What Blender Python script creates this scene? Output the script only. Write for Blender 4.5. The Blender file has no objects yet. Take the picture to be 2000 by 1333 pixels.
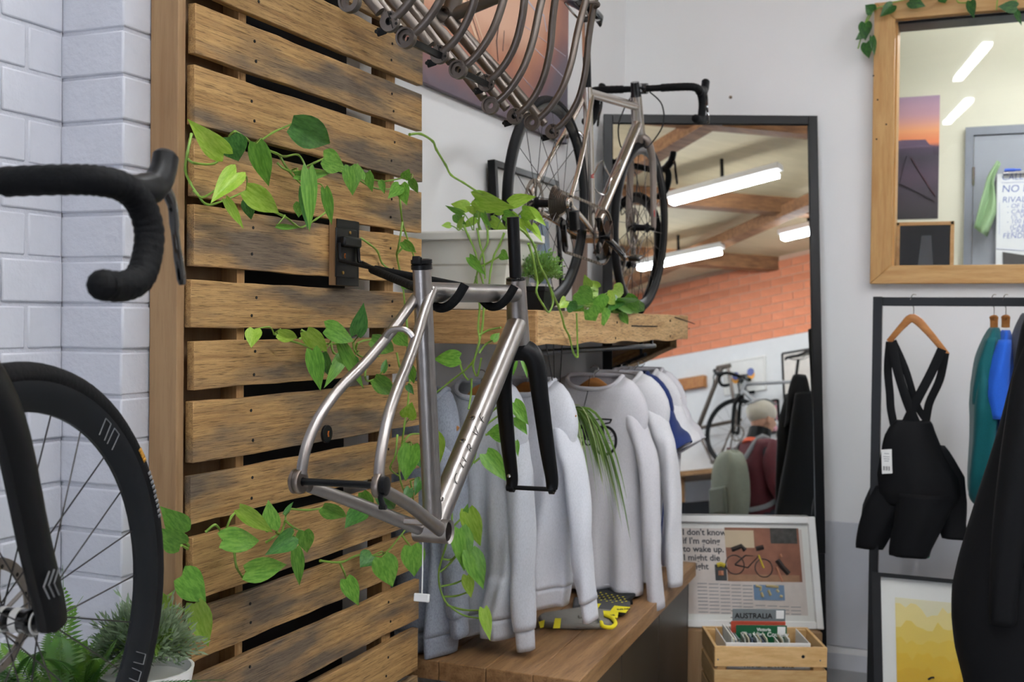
import bpy, bmesh, math, random
from mathutils import Vector, Matrix
random.seed(7)
SC = bpy.context.scene
COL = SC.collection
V = Vector
pi = math.pi

# ------------------------------------------------------------------ camera
FPX = 2200.0                                   # focal length in pixels of the 2000 x 1333 frame
YAW, PITCH, ROLL = math.radians(22.9), math.radians(1.0), math.radians(.6)
CAM = V((0, 0, 1.52))
_f0 = V((-math.sin(YAW), math.cos(YAW), 0)); _r0 = V((math.cos(YAW), math.sin(YAW), 0)); _z = V((0, 0, 1))
CF = math.cos(PITCH)*_f0 - math.sin(PITCH)*_z
_u0 = math.sin(PITCH)*_f0 + math.cos(PITCH)*_z
CR = math.cos(ROLL)*_r0 + math.sin(ROLL)*_u0
CU = -math.sin(ROLL)*_r0 + math.cos(ROLL)*_u0
cam_data = bpy.data.cameras.new('camera')
cam = bpy.data.objects.new('camera', cam_data); COL.objects.link(cam)
cam.matrix_world = Matrix(((CR.x, CU.x, -CF.x, CAM.x), (CR.y, CU.y, -CF.y, CAM.y), (CR.z, CU.z, -CF.z, CAM.z), (0, 0, 0, 1)))
cam_data.sensor_width = 36.0
cam_data.lens = 36.0*FPX/2000.0
cam_data.clip_start = .05
cam_data.dof.use_dof = True
cam_data.dof.focus_distance = 2.35
cam_data.dof.aperture_fstop = 5.6
SC.camera = cam

# ------------------------------------------------------------------ world, exposure
world = bpy.data.worlds.new('world'); SC.world = world; world.use_nodes = True
world.node_tree.nodes['Background'].inputs[0].default_value = (.80, .86, 1, 1)
world.node_tree.nodes['Background'].inputs[1].default_value = 7.0
SC.view_settings.view_transform = 'Standard'
SC.view_settings.look = 'None'
SC.view_settings.gamma = 1.0
SC.view_settings.use_curve_mapping = False
SC.view_settings.exposure = 0.28
SC.cycles.use_denoising = True
SC.cycles.max_bounces = 7
SC.cycles.diffuse_bounces = 3
SC.cycles.glossy_bounces = 3
SC.cycles.use_adaptive_sampling = True
SC.cycles.adaptive_threshold = .12
SC.cycles.adaptive_min_samples = 16
SC.cycles.transmission_bounces = 6
SC.cycles.caustics_reflective = False
SC.cycles.caustics_refractive = False
SC.cycles.sample_clamp_indirect = 4.0
LAMP_POWER = 58.0                              # emission strength of every fluorescent tube in the ceiling

# ------------------------------------------------------------------ points from the photograph at their own distance
def ray(px, py): return CF + (px-1000)/FPX*CR - (py-666.5)/FPX*CU
def at(px, py, d): return CAM + d*ray(px, py)
def onX(px, py, X): v = ray(px, py); return CAM + v*((X-CAM.x)/v.x)
def onY(px, py, Y): v = ray(px, py); return CAM + v*((Y-CAM.y)/v.y)
def onZ(px, py, Z): v = ray(px, py); return CAM + v*((Z-CAM.z)/v.z)
def onP(px, py, p, n): v = ray(px, py); return CAM + v*((p-CAM).dot(n)/v.dot(n))

# ------------------------------------------------------------------ mesh builder
ORG = {}
def org(o): return ORG.get(o.name, V((0, 0, 0))) if o else V((0, 0, 0))

class MB:
    def __init__(s): s.v = []; s.f = []
    def add(s, vs, fs):
        n = len(s.v); s.v += [V(a) for a in vs]; s.f += [[i+n for i in q] for q in fs]; return s
    def box(s, x0, x1, y0, y1, z0, z1):
        vs = [(x, y, z) for z in (z0, z1) for y in (y0, y1) for x in (x0, x1)]
        return s.add(vs, [(0, 2, 3, 1), (4, 5, 7, 6), (0, 1, 5, 4), (2, 6, 7, 3), (0, 4, 6, 2), (1, 3, 7, 5)])
    def obox(s, c, a, b, d):                   # centre and three half-axes
        c, a, b, d = V(c), V(a), V(b), V(d)
        vs = [c+i*a+j*b+k*d for k in (-1, 1) for j in (-1, 1) for i in (-1, 1)]
        return s.add(vs, [(0, 2, 3, 1), (4, 5, 7, 6), (0, 1, 5, 4), (2, 6, 7, 3), (0, 4, 6, 2), (1, 3, 7, 5)])
    def bar(s, p, q, w, h, up=(0, 0, 1)):      # rectangular bar from p to q
        p, q = V(p), V(q); t = q-p; l = t.length; t.normalize(); u = V(up)
        a = t.cross(u)
        if a.length < 1e-4: a = t.cross(V((1, 0, 0)))
        a.normalize(); b = a.cross(t)
        return s.obox((p+q)/2, t*l/2, a*w/2, b*h/2)
    def tube(s, pts, r, n=8, cap=True, sx=1.0, closed=False, up=None):
        pts = [V(p) for p in pts]; m = len(pts)
        rs = r if isinstance(r, (list, tuple)) else [r]*m
        T = []
        for i in range(m):
            if closed: t = pts[(i+1) % m]-pts[i-1]
            else: t = pts[min(i+1, m-1)]-pts[max(i-1, 0)]
            T.append(t.normalized() if t.length > 1e-9 else V((0, 0, 1)))
        a = V(up) if up else (V((0, 0, 1)) if abs(T[0].z) < .9 else V((1, 0, 0)))
        a = (a-T[0]*a.dot(T[0])).normalized(); base = len(s.v)
        for i in range(m):
            a = a-T[i]*a.dot(T[i])
            a = a.normalized() if a.length > 1e-6 else T[i].orthogonal().normalized()
            b = T[i].cross(a)
            for k in range(n):
                th = 2*pi*k/n
                s.v.append(pts[i]+a*(math.cos(th)*rs[i])+b*(math.sin(th)*rs[i]*sx))
        for i in range(m if closed else m-1):
            for k in range(n):
                i2 = (i+1) % m
                s.f.append([base+i*n+k, base+i*n+(k+1) % n, base+i2*n+(k+1) % n, base+i2*n+k])
        if cap and not closed:
            s.f.append([base+k for k in range(n)][::-1]); s.f.append([base+(m-1)*n+k for k in range(n)])
        return s
    def lathe(s, o, axis, prof, n=24, close=False):     # prof: (radius, height along axis)
        o = V(o); ax = V(axis).normalized(); a = ax.orthogonal().normalized(); b = ax.cross(a); base = len(s.v); m = len(prof)
        for r, h in prof:
            for k in range(n):
                th = 2*pi*k/n; s.v.append(o+ax*h+(a*math.cos(th)+b*math.sin(th))*max(r, 1e-5))
        for i in range(m if close else m-1):
            i2 = (i+1) % m
            for k in range(n):
                s.f.append([base+i*n+k, base+i*n+(k+1) % n, base+i2*n+(k+1) % n, base+i2*n+k])
        if not close:
            s.f.append([base+k for k in range(n)][::-1]); s.f.append([base+(m-1)*n+k for k in range(n)])
        return s
    def grid(s, fn, nu, nv, cu=False):
        base = len(s.v)
        for j in range(nv):
            for i in range(nu): s.v.append(V(fn(i/(nu if cu else nu-1), j/(nv-1))))
        for j in range(nv-1):
            for i in range(nu if cu else nu-1):
                i2 = (i+1) % nu
                s.f.append([base+j*nu+i, base+j*nu+i2, base+(j+1)*nu+i2, base+(j+1)*nu+i])
        return s
    def prism(s, poly, vec):
        vec = V(vec); n = len(poly); p = [V(q) for q in poly]
        return s.add(p+[q+vec for q in p], [list(range(n))[::-1], [n+i for i in range(n)]]+[[i, (i+1) % n, n+(i+1) % n, n+i] for i in range(n)])
    def ball(s, c, rx, ry=None, rz=None, n=14, m=9):
        ry = ry or rx; rz = rz or rx; c = V(c)
        pr = [(math.sin(pi*j/m), -math.cos(pi*j/m)) for j in range(m+1)]; b = len(s.v)
        s.lathe((0, 0, 0), (0, 0, 1), pr, n)
        for i in range(b, len(s.v)): q = s.v[i]; s.v[i] = V((q.x*rx, q.y*ry, q.z*rz))+c
        return s
    def mesh(s, name, o=V((0, 0, 0)), angle=35):
        me = bpy.data.meshes.new(name)
        me.from_pydata([tuple(p-o) for p in s.v], [], s.f)
        bm = bmesh.new(); bm.from_mesh(me); bmesh.ops.recalc_face_normals(bm, faces=bm.faces); bm.to_mesh(me); bm.free()
        me.shade_smooth()
        me.set_sharp_from_angle(angle=math.radians(angle))
        return me
    def build(s, name, mat, parent=None, bevel=0, angle=35, local=False):
        o = V((0, 0, 0)) if local else org(parent)
        ob = link(name, s.mesh(name, o, angle), mat, parent)
        if bevel:
            b = ob.modifiers.new('bevel', 'BEVEL'); b.width = bevel; b.segments = 2; b.limit_method = 'ANGLE'
        return ob

def link(name, me, mat, parent=None):
    ob = bpy.data.objects.new(name, me); COL.objects.link(ob)
    if mat and not me.materials: me.materials.append(mat)
    if parent: ob.parent = parent; ORG[ob.name] = org(parent).copy()
    return ob
def tag(o, label, cat, group=None, kind=None):
    o['label'] = label; o['category'] = cat
    if group: o['group'] = group
    if kind: o['kind'] = kind
    return o
def empty(name, loc, label=None, cat=None, group=None, mtx=None):
    o = bpy.data.objects.new(name, None); COL.objects.link(o); o.empty_display_size = .05
    if mtx is not None: o.matrix_world = mtx
    else: o.location = loc; ORG[o.name] = V(loc)
    if label: tag(o, label, cat, group)
    return o
def struct(o, label=None):
    o['kind'] = 'structure'
    if label: o['label'] = label; o['category'] = o.name.split('_')[0].split('.')[0]
    return o
def frame_mtx(o, fw, left, up):
    return Matrix(((fw.x, left.x, up.x, o.x), (fw.y, left.y, up.y, o.y), (fw.z, left.z, up.z, o.z), (0, 0, 0, 1)))
def copy_tree(o, parent=None):
    c = o.copy(); COL.objects.link(c); c.parent = parent
    for ch in list(o.children): copy_tree(ch, c)
    return c
def smooth_path(pts, k=6):
    pts = [V(p) for p in pts]; out = []
    for i in range(len(pts)-1):
        p0, p1, p2, p3 = pts[max(i-1, 0)], pts[i], pts[i+1], pts[min(i+2, len(pts)-1)]
        for j in range(k):
            t = j/k
            out.append(.5*((2*p1)+(p2-p0)*t+(2*p0-5*p1+4*p2-p3)*t*t+(3*p1-p0-3*p2+p3)*t**3))
    return out+[pts[-1]]
def text(name, body, size, mat, parent, origin, xdir, ydir, align='LEFT', extrude=.0004, shear=0, bold=0, spacing=1, world=True):
    cu = bpy.data.curves.new(name, 'FONT'); cu.body = body; cu.size = size; cu.align_x = align; cu.extrude = extrude; cu.shear = shear
    cu.offset = bold; cu.space_character = spacing; cu.resolution_u = 3
    tmp = bpy.data.objects.new('tmp', cu); COL.objects.link(tmp)
    dg = bpy.context.evaluated_depsgraph_get(); me = bpy.data.meshes.new_from_object(tmp.evaluated_get(dg))
    bpy.data.objects.remove(tmp); bpy.data.curves.remove(cu)
    x = V(xdir).normalized(); y = V(ydir).normalized(); z = x.cross(y); o = V(origin)-(org(parent) if world else V((0, 0, 0)))
    for vt in me.vertices: c = vt.co.copy(); vt.co = o+x*c.x+y*c.y+z*c.z
    me.name = name; me.materials.clear()
    return link(name, me, mat, parent)

# ------------------------------------------------------------------ materials
def lin(c): return tuple((x/12.92 if x <= .04045 else ((x+.055)/1.055)**2.4) for x in [v/255 for v in c])+(1,)
MATS = {}
def base(name):
    m = bpy.data.materials.new(name); m.use_nodes = True; nt = m.node_tree
    return m, nt, nt.nodes['Principled BSDF']
def N(nt, t, **kw):
    n = nt.nodes.new(t)
    for k, v in kw.items(): setattr(n, k, v)
    return n
def noise(nt, scale, detail=3, rough=.55, coord='Object', sc=(1, 1, 1), rnd=False):
    tc = N(nt, 'ShaderNodeTexCoord'); mp = N(nt, 'ShaderNodeMapping'); mp.inputs['Scale'].default_value = sc
    nt.links.new(tc.outputs[coord], mp.inputs['Vector'])
    if rnd:
        oi = N(nt, 'ShaderNodeObjectInfo'); mu = N(nt, 'ShaderNodeMath', operation='MULTIPLY'); mu.inputs[1].default_value = 57.0
        nt.links.new(oi.outputs['Random'], mu.inputs[0]); nt.links.new(mu.outputs[0], mp.inputs['Location'])
    t = N(nt, 'ShaderNodeTexNoise'); t.inputs['Scale'].default_value = scale; t.inputs['Detail'].default_value = detail; t.inputs['Roughness'].default_value = rough
    nt.links.new(mp.outputs[0], t.inputs['Vector']); return t
def ramp(nt, src, stops):
    r = N(nt, 'ShaderNodeValToRGB'); e = r.color_ramp.elements
    while len(e) < len(stops): e.new(.5)
    for i, (p, c) in enumerate(stops): e[i].position = p; e[i].color = c
    nt.links.new(src, r.inputs[0]); return r
def bump(nt, src, b, strength, dist=.01):
    n = N(nt, 'ShaderNodeBump'); n.inputs['Strength'].default_value = strength; n.inputs['Distance'].default_value = dist
    nt.links.new(src, n.inputs['Height']); nt.links.new(n.outputs[0], b.inputs['Normal'])
def plain(name, c, rough=.5, metal=0, var=.06, scale=12, bmp=0, bscale=60, spec=.5, coat=0, sheen=0, sc=(1, 1, 1)):
    if name in MATS: return MATS[name]
    m, nt, b = base(name); l = lin(c)
    t = noise(nt, scale, sc=sc)
    d = tuple(max(0, x*(1-var)) for x in l[:3])+(1,); u = tuple(min(1, x*(1+var)) for x in l[:3])+(1,)
    r = ramp(nt, t.outputs[0], [(.3, d), (.7, u)]); nt.links.new(r.outputs[0], b.inputs['Base Color'])
    b.inputs['Roughness'].default_value = rough; b.inputs['Metallic'].default_value = metal
    b.inputs['Specular IOR Level'].default_value = spec; b.inputs['Coat Weight'].default_value = coat; b.inputs['Sheen Weight'].default_value = sheen
    if bmp: bump(nt, noise(nt, bscale, sc=sc).outputs[0], b, bmp)
    MATS[name] = m; return m
def mixc(nt, fac, a, b, kind='MIX'):
    x = N(nt, 'ShaderNodeMix', data_type='RGBA', blend_type=kind)
    for s, i in ((fac, 0), (a, 6), (b, 7)):
        if hasattr(s, 'is_output') or hasattr(s, 'links'): nt.links.new(s, x.inputs[i])
        else: x.inputs[i].default_value = s
    return x.outputs[2]
def wood(name, light, dark, grey=None, sc=(14, 1.2, 14), rough=.6, greyness=.52, streak=.5, rnd=True, k=1.0, bmp=.25):
    """grain runs along the axis with the small scale"""
    if name in MATS: return MATS[name]
    m, nt, b = base(name)
    g1 = noise(nt, 3.2*k, 6, .62, sc=sc, rnd=rnd); g2 = noise(nt, 16*k, 4, .6, sc=sc, rnd=rnd)
    c = ramp(nt, g1.outputs[0], [(.32, lin(dark)), (.62, lin(light))]).outputs[0]
    st = ramp(nt, g2.outputs[0], [(.36, (1, 1, 1, 1)), (.46, (0, 0, 0, 1))]).outputs[0]
    mu = N(nt, 'ShaderNodeMath', operation='MULTIPLY'); mu.inputs[1].default_value = streak; nt.links.new(st, mu.inputs[0])
    c = mixc(nt, mu.outputs[0], c, tuple(x*.35 for x in lin(dark)[:3])+(1,))
    if streak > .4:
        g4 = noise(nt, 30*k, 3, .7, sc=(sc[0]*1.3, sc[1]*.8, sc[2]*1.3), rnd=rnd)
        ln = ramp(nt, g4.outputs[0], [(.33, (.42, .42, .42, 1)), (.42, (1, 1, 1, 1))]).outputs[0]
    if grey:
        g3 = noise(nt, 1.25*k, 4, .55, sc=tuple(min(x, 4.5) if x > 2 else x*1.2 for x in sc), rnd=rnd)
        gf = ramp(nt, g3.outputs[0], [(greyness, (0, 0, 0, 1)), (greyness+.12, (1, 1, 1, 1))]).outputs[0]
        gg = ramp(nt, g2.outputs[0], [(.3, tuple(x*.4 for x in lin(grey)[:3])+(1,)), (.7, lin(grey))]).outputs[0]
        mu2 = N(nt, 'ShaderNodeMath', operation='MULTIPLY'); mu2.inputs[1].default_value = .85; nt.links.new(gf, mu2.inputs[0])
        c = mixc(nt, mu2.outputs[0], c, gg)
    if streak > .4: c = mixc(nt, 1.0, c, ln, 'MULTIPLY')
    oi = N(nt, 'ShaderNodeObjectInfo'); rr = ramp(nt, oi.outputs['Random'], [(0, (.72, .72, .72, 1)), (1, (1.0, 1.0, 1.0, 1))])
    c = mixc(nt, 1.0, c, rr.outputs[0], 'MULTIPLY')
    nt.links.new(c, b.inputs['Base Color']); b.inputs['Roughness'].default_value = rough; b.inputs['Specular IOR Level'].default_value = .3
    bump(nt, g2.outputs[0], b, bmp, .004)
    MATS[name] = m; return m
def emit(name, c, s):
    m, nt, b = base(name); b.inputs['Base Color'].default_value = (.9, .9, .9, 1)
    b.inputs['Emission Color'].default_value = lin(c); b.inputs['Emission Strength'].default_value = s; return m
def glass(name, rough=0.0, alpha=.06):
    m, nt, b = base(name)
    tr = N(nt, 'ShaderNodeBsdfTransparent'); gl = N(nt, 'ShaderNodeBsdfGlossy'); gl.inputs['Roughness'].default_value = rough
    fr = N(nt, 'ShaderNodeFresnel'); fr.inputs[0].default_value = 1.5; mx = N(nt, 'ShaderNodeMixShader')
    ge = N(nt, 'ShaderNodeNewGeometry'); ml = N(nt, 'ShaderNodeMath', operation='MULTIPLY'); sb = N(nt, 'ShaderNodeMath', operation='SUBTRACT'); sb.inputs[0].default_value = 1
    nt.links.new(ge.outputs['Backfacing'], sb.inputs[1]); nt.links.new(sb.outputs[0], ml.inputs[0]); nt.links.new(fr.outputs[0], ml.inputs[1])
    nt.links.new(ml.outputs[0], mx.inputs[0]); nt.links.new(tr.outputs[0], mx.inputs[1]); nt.links.new(gl.outputs[0], mx.inputs[2])
    nt.links.new(mx.outputs[0], nt.nodes['Material Output'].inputs[0]); return m
def cloth(name, c, fleck=.12, scale=220, rough=.9):
    if name in MATS: return MATS[name]
    m, nt, b = base(name); l = lin(c)
    t = noise(nt, scale*1.6, 2, .6, sc=(1, 1, .4)); t2 = noise(nt, 9, 3)
    d = tuple(x*(1-fleck*1.6) for x in l[:3])+(1,); u = tuple(min(1, x*(1+fleck*.6)) for x in l[:3])+(1,)
    r = ramp(nt, t.outputs[0], [(.36, d), (.56, u)]); nt.links.new(r.outputs[0], b.inputs['Base Color'])
    b.inputs['Roughness'].default_value = rough; b.inputs['Specular IOR Level'].default_value = .15; b.inputs['Sheen Weight'].default_value = .15
    bump(nt, t2.outputs[0], b, .10, .02); MATS[name] = m; return m

M_paint = plain('wall_paint', (243, 242, 241), .75, var=.012, scale=2)
M_brickpaint = plain('brick_paint', (196, 198, 206), .55, bmp=.30, bscale=38, var=.03, scale=9)
M_mortar = plain('mortar_paint', (188, 190, 198), .6, bmp=.35, bscale=60, var=.04)
M_plank = wood('pallet_wood', (216, 174, 116), (172, 130, 82), (118, 109, 101), sc=(22, .7, 22), greyness=.485, streak=.75, k=1.4)
M_ply = wood('plywood', (168, 136, 100), (148, 114, 80), None, sc=(9, 9, .7), streak=.12, bmp=.08)
M_stud = wood('stud_wood', (196, 158, 108), (165, 124, 78), None, sc=(40, 40, .8), streak=.25)
M_shelf = wood('shelf_timber', (228, 190, 136), (188, 146, 96), None, sc=(18, 1.4, 18), streak=.7)
M_shelfend = wood('shelf_timber_end', (206, 164, 112), (160, 118, 74), None, sc=(1.4, 12, 26), streak=.6)
M_bench = wood('bench_timber', (176, 136, 94), (132, 96, 62), None, sc=(11, .9, 11), streak=.35, rough=.42)
M_pine = wood('pine', (226, 182, 122), (204, 154, 92), None, sc=(1.2, 14, 12), streak=.10, rough=.45, bmp=.05)
M_pinev = wood('pine_upright', (222, 176, 114), (200, 148, 86), None, sc=(14, 14, 1.2), streak=.10, rough=.45, bmp=.05)
M_hanger = wood('hanger_wood', (190, 130, 74), (160, 100, 50), None, sc=(1.2, 12, 12), streak=.1, rough=.35, bmp=.02)
M_ti = plain('brushed_titanium', (160, 155, 152), .34, 1, var=.07, scale=30, bmp=.04, bscale=200, sc=(1, 1, 1))
M_tidark = plain('blasted_titanium', (112, 104, 98), .42, 1, var=.08, scale=40, bmp=.05, bscale=300)
M_black = plain('satin_black', (13, 14, 16), .40, 0, spec=.22, var=.1)
M_blackmetal = plain('black_metal', (14, 15, 17), .35, .2, spec=.3, var=.1)
M_gloss = plain('gloss_black', (18, 18, 20), .12, .2, var=.1, coat=.6)
M_tape = plain('bar_tape', (14, 15, 17), .7, 0, spec=.15, var=.15, bmp=.3, bscale=70)
M_rubber = plain('tyre_rubber', (20, 20, 22), .7, 0, spec=.18, var=.12, bmp=.15, bscale=120)
M_rim = plain('rim_carbon', (17, 19, 21), .36, 0, spec=.25, var=.08)
M_steel = plain('polished_steel', (196, 194, 190), .18, 1, var=.05)
M_spoke = plain('spoke_steel', (78, 76, 76), .32, .9, var=.05)
M_chain = plain('chain_steel', (128, 118, 106), .35, 1, var=.2, scale=300)
M_cass = plain('cassette_steel', (150, 142, 134), .36, 1, var=.15, scale=60)
M_white = plain('white_plastic', (238, 238, 235), .4, 0, var=.02)
M_mark = plain('pale_grey_mark', (128, 130, 134), .5, var=.02)
M_hole = plain('dark_hole', (20, 17, 14), .9, var=.1)
M_stem = plain('vine_stem', (124, 160, 62), .45, 0, var=.25, scale=18)
M_fgrey = cloth('fleece_grey', (196, 199, 206), .06)
M_fgrey2 = cloth('fleece_pale', (220, 222, 229), .045)
M_tee = cloth('marle_white', (214, 212, 217), .045, 260)
M_tee2 = cloth('cotton_white', (226, 225, 228), .04, 260)
M_blue = cloth('fleece_slate', (146, 152, 164), .12)
M_navy = cloth('navy_cotton', (36, 52, 106), .08)
M_blackcloth = plain('black_lycra', (15, 16, 19), .7, 0, var=.15, scale=200, bmp=.15, bscale=14, spec=.2)
M_teal = cloth('teal_jersey', (14, 92, 98), .06, 300, .6)
M_royal = cloth('royal_blue_jersey', (38, 98, 208), .05, 300, .6)
def leafmat(name, a, b_, stripe=.35):
    m, nt, b = base(name)
    tc = N(nt, 'ShaderNodeTexCoord'); sp = N(nt, 'ShaderNodeSeparateXYZ'); nt.links.new(tc.outputs['Object'], sp.inputs[0])
    t = noise(nt, 3.5, 4, .6, sc=(1.2, 3, 1), rnd=True)
    c = ramp(nt, t.outputs[0], [(.38, lin(a)), (.64, lin(b_))]).outputs[0]
    oi = N(nt, 'ShaderNodeObjectInfo'); rr = ramp(nt, oi.outputs['Random'], [(0, (.72, .8, .7, 1)), (1, (1, 1, 1, 1))])
    c = mixc(nt, 1.0, c, rr.outputs[0], 'MULTIPLY')
    nt.links.new(c, b.inputs['Base Color']); b.inputs['Roughness'].default_value = .34; b.inputs['Specular IOR Level'].default_value = .4
    b.inputs['Transmission Weight'].default_value = 0; b.inputs['Subsurface Weight'].default_value = .0
    w = N(nt, 'ShaderNodeTexWave'); w.inputs['Scale'].default_value = 3.2; w.inputs['Distortion'].default_value = 1.5; nt.links.new(tc.outputs['Object'], w.inputs['Vector'])
    bump(nt, w.outputs[1], b, .02, .02)
    tl = N(nt, 'ShaderNodeBsdfTranslucent'); nt.links.new(c, tl.inputs[0]); mx = N(nt, 'ShaderNodeMixShader'); mx.inputs[0].default_value = .22
    nt.links.new(b.outputs[0], mx.inputs[1]); nt.links.new(tl.outputs[0], mx.inputs[2]); nt.links.new(mx.outputs[0], nt.nodes['Material Output'].inputs[0])
    return m
M_leaf = leafmat('pothos_leaf', (98, 154, 56), (136, 188, 80))
M_leafl = leafmat('pothos_leaf_young', (154, 196, 64), (188, 218, 96))
M_leafd = leafmat('pothos_leaf_dark', (62, 116, 52), (94, 150, 74))
M_leafw = leafmat('variegated_leaf', (36, 84, 44), (74, 120, 56))

# ================================================================== THE SETTING
XP = -1.45           # front of the timber slat panel
XW = -1.60           # plastered part of the left wall
XB = -1.68           # painted brick part of the left wall
XS = -1.53           # side of the brick pier
YPIER = 1.70
YB = 5.13            # back wall
ZC = 3.80            # ceiling
M_floor = plain('concrete_floor', (150, 150, 150), .45, var=.12, scale=3)
M_ceil = plain('ceiling_sheet', (196, 182, 150), .6, var=.08, scale=3, sc=(1, 6, 1))
M_beam = wood('beam_timber', (150, 108, 74), (110, 74, 50), None, sc=(1.2, 10, 10), streak=.2)
RW0, RWD = V((2.31, -.82, 0)), V((.423, .906, 0)).normalized()      # right wall: a point and its run
RWN = V((-RWD.y, RWD.x, 0))                                          # into the room
fl = MB().box(-2.2, 6.2, -4.8, 7.2, -.1, 0).build('floor', M_floor); struct(fl, 'grey concrete shop floor')
ce = MB().box(-2.2, 6.2, -4.8, YB+.15, ZC, ZC+.1).build('ceiling', M_ceil); struct(ce, 'cream sheeted warehouse ceiling seen in the mirror')
wl = MB().box(-2.0, XW, YPIER+.10, YB+.15, 0, ZC).build('wall_left', M_paint); struct(wl, 'smooth white plastered wall behind the shelf')
# back wall with the office window opening
WX0, WX1 = onY(1744, 300, YB).x, 1.75
WZ0, WZ1 = onY(1800, 522, YB).z, onY(1780, 40, YB).z
b = MB()
b.box(-2.0, WX0, YB, YB+.14, 0, ZC); b.box(WX1, 6.2, YB, YB+.14, 0, ZC)
b.box(WX0, WX1, YB, YB+.14, 0, WZ0); b.box(WX0, WX1, YB, YB+.14, WZ1, ZC)
wb = b.build('wall_back', M_paint); struct(wb, 'white painted back wall with the office window')
ZG = onY(1700, 1022, YB).z
M_dado = plain('grey_wall_panel', (206, 207, 212), .6, var=.02, scale=3)
tr = MB().box(-2.0, 6, YB-.008, YB, 0.1, ZG-.004).build('trim_1', M_dado, bevel=.003); struct(tr, 'pale grey lower wall panel under the window')
bs = MB().box(-1.58, 6, YB-.014, YB-.008, 0, .07).build('baseboard_back', M_dado); struct(bs, 'low grey skirting at the foot of the back wall')
tn = MB(); p0 = RW0-RWD*4.2; p1 = RW0+RWD*6.9
tn.prism([p0, p1, p1-RWN*.2, p0-RWN*.2], (0, 0, 2.98))
M_whitebrick = plain('white_painted_brick', (236, 238, 240), .6, var=.02)
wr = tn.build('wall_right', M_whitebrick); struct(wr, 'white painted lower brick wall reflected in the mirror')
tn = MB(); tn.prism([p+V((0, 0, 2.98))-RWN*.012 for p in (p0, p1, p1-RWN*.2, p0-RWN*.2)], (0, 0, ZC-2.98))
M_redmortar = plain('pale_mortar', (196, 160, 138), .9, var=.05)
wu = tn.build('wall_upper', M_redmortar); struct(wu, 'bare orange brick upper wall reflected in the mirror')
M_redbrick = plain('red_brick', (206, 128, 94), .85, bmp=.3, bscale=40, var=.16, scale=5)
bl, bh, mj = .23, .076, .010
bm_ = MB().obox((0, 0, 0), (bl/2, 0, 0), (0, .02, 0), (0, 0, bh/2)).mesh('red_brick')
nb = 0
for r in range(9):
    for c in range(14):
        s_ = -1.55+(c+(r % 2)*.5)*(bl+mj); z_ = 3.025+r*(bh+mj)
        o = link('brick', bm_, M_redbrick, wu); p = RW0+RWD*s_-RWN*.024
        o.location = (p.x, p.y, z_); o.rotation_euler = (0, 0, math.atan2(RWD.y, RWD.x)); o.scale = (1, 1+random.uniform(-.1, .1), 1)
M_glass = glass('window_glass')
fb_ = MB(); FX0, FX1, FZ0, FZ1 = -1.6, .5, .3, 2.2      # added unseen window behind the photographer, gives frontal fill daylight
fb_.box(-2.2, FX0, -4.8, -4.6, 0, ZC); fb_.box(FX1, 3.5, -4.8, -4.6, 0, ZC); fb_.box(FX0, FX1, -4.8, -4.6, 0, FZ0); fb_.box(FX0, FX1, -4.8, -4.6, FZ1, ZC)
wf = fb_.build('wall_front', M_paint); struct(wf, 'white wall behind the photographer')
m = MB(); sw = MB()
for x in (FX0, (FX0+FX1)/2-.03, FX1-.06): sw.box(x, x+.06, -4.75, -4.65, FZ0, FZ1)
sw.box(FX0, FX1, -4.75, -4.65, FZ0, FZ0+.06); sw.box(FX0, FX1, -4.75, -4.65, FZ1-.06, FZ1)
so = sw.build('window_2', M_black); struct(so, 'black framed shop window behind the photographer')
MB().box(FX0+.05, FX1-.05, -4.705, -4.700, FZ0+.05, FZ1-.05).build('pane', M_glass, so)
po_ = bpy.data.lights.new('daylight_portal', 'AREA'); po_.shape = 'RECTANGLE'; po_.size = FX1-FX0; po_.size_y = FZ1-FZ0; po_.cycles.is_portal = True
poo = bpy.data.objects.new('daylight_portal', po_); COL.objects.link(poo); poo.location = ((FX0+FX1)/2, -4.82, (FZ0+FZ1)/2); poo.rotation_euler = (-pi/2, 0, 0)
# painted brick wall and its pier on the left: every brick its own piece
wbk = MB()
wbk.box(-2.0, XB-.0035, -4.6, YPIER, 0, ZC); wbk.box(-2.0, XS-.0035, YPIER+.0035, YPIER+.14, 0, ZC)
wk = wbk.build('wall_side', M_mortar); struct(wk, 'white painted brick wall and pier left of the slat panel')
z0 = onX(235, 143, XS).z; CH = z0-onX(235, 234, XS).z              # height of one course
joint = .007
def brick(x0, x1, y0, y1, z):
    m = MB(); j = [random.uniform(-.0025, .0025) for _ in range(3)]
    m.box(x0+(j[0] if x1-x0 > .05 else 0), x1, y0, y1, z+joint/2+j[1]*.3, z+CH-joint/2+j[2]*.3)
    return m.build('brick', M_brickpaint, wk, bevel=.004)
YJ = onX(54, 300, XB).y
for k in range(-14, 7):
    z = z0+k*CH; pr = random.uniform(-.002, .003)
    brick(XB-.05, XB+pr, YJ+joint/2 if k % 2 == 0 else YJ-.06, YPIER-.001, z)
    brick(XB-.05, XB+random.uniform(-.002, .003), YJ-.23, (YJ if k % 2 == 0 else YJ-.06)-joint/2, z)
    brick(XB-.02, XS+random.uniform(-.002, .002), YPIER+random.uniform(-.002, .001), YPIER+(.085 if k % 2 else .11), z)
    if True:
        brick(XS-.05, XS+random.uniform(-.003, .001), YPIER+(.085 if k % 2 else .11)+joint, YPIER+.20, z)

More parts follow.
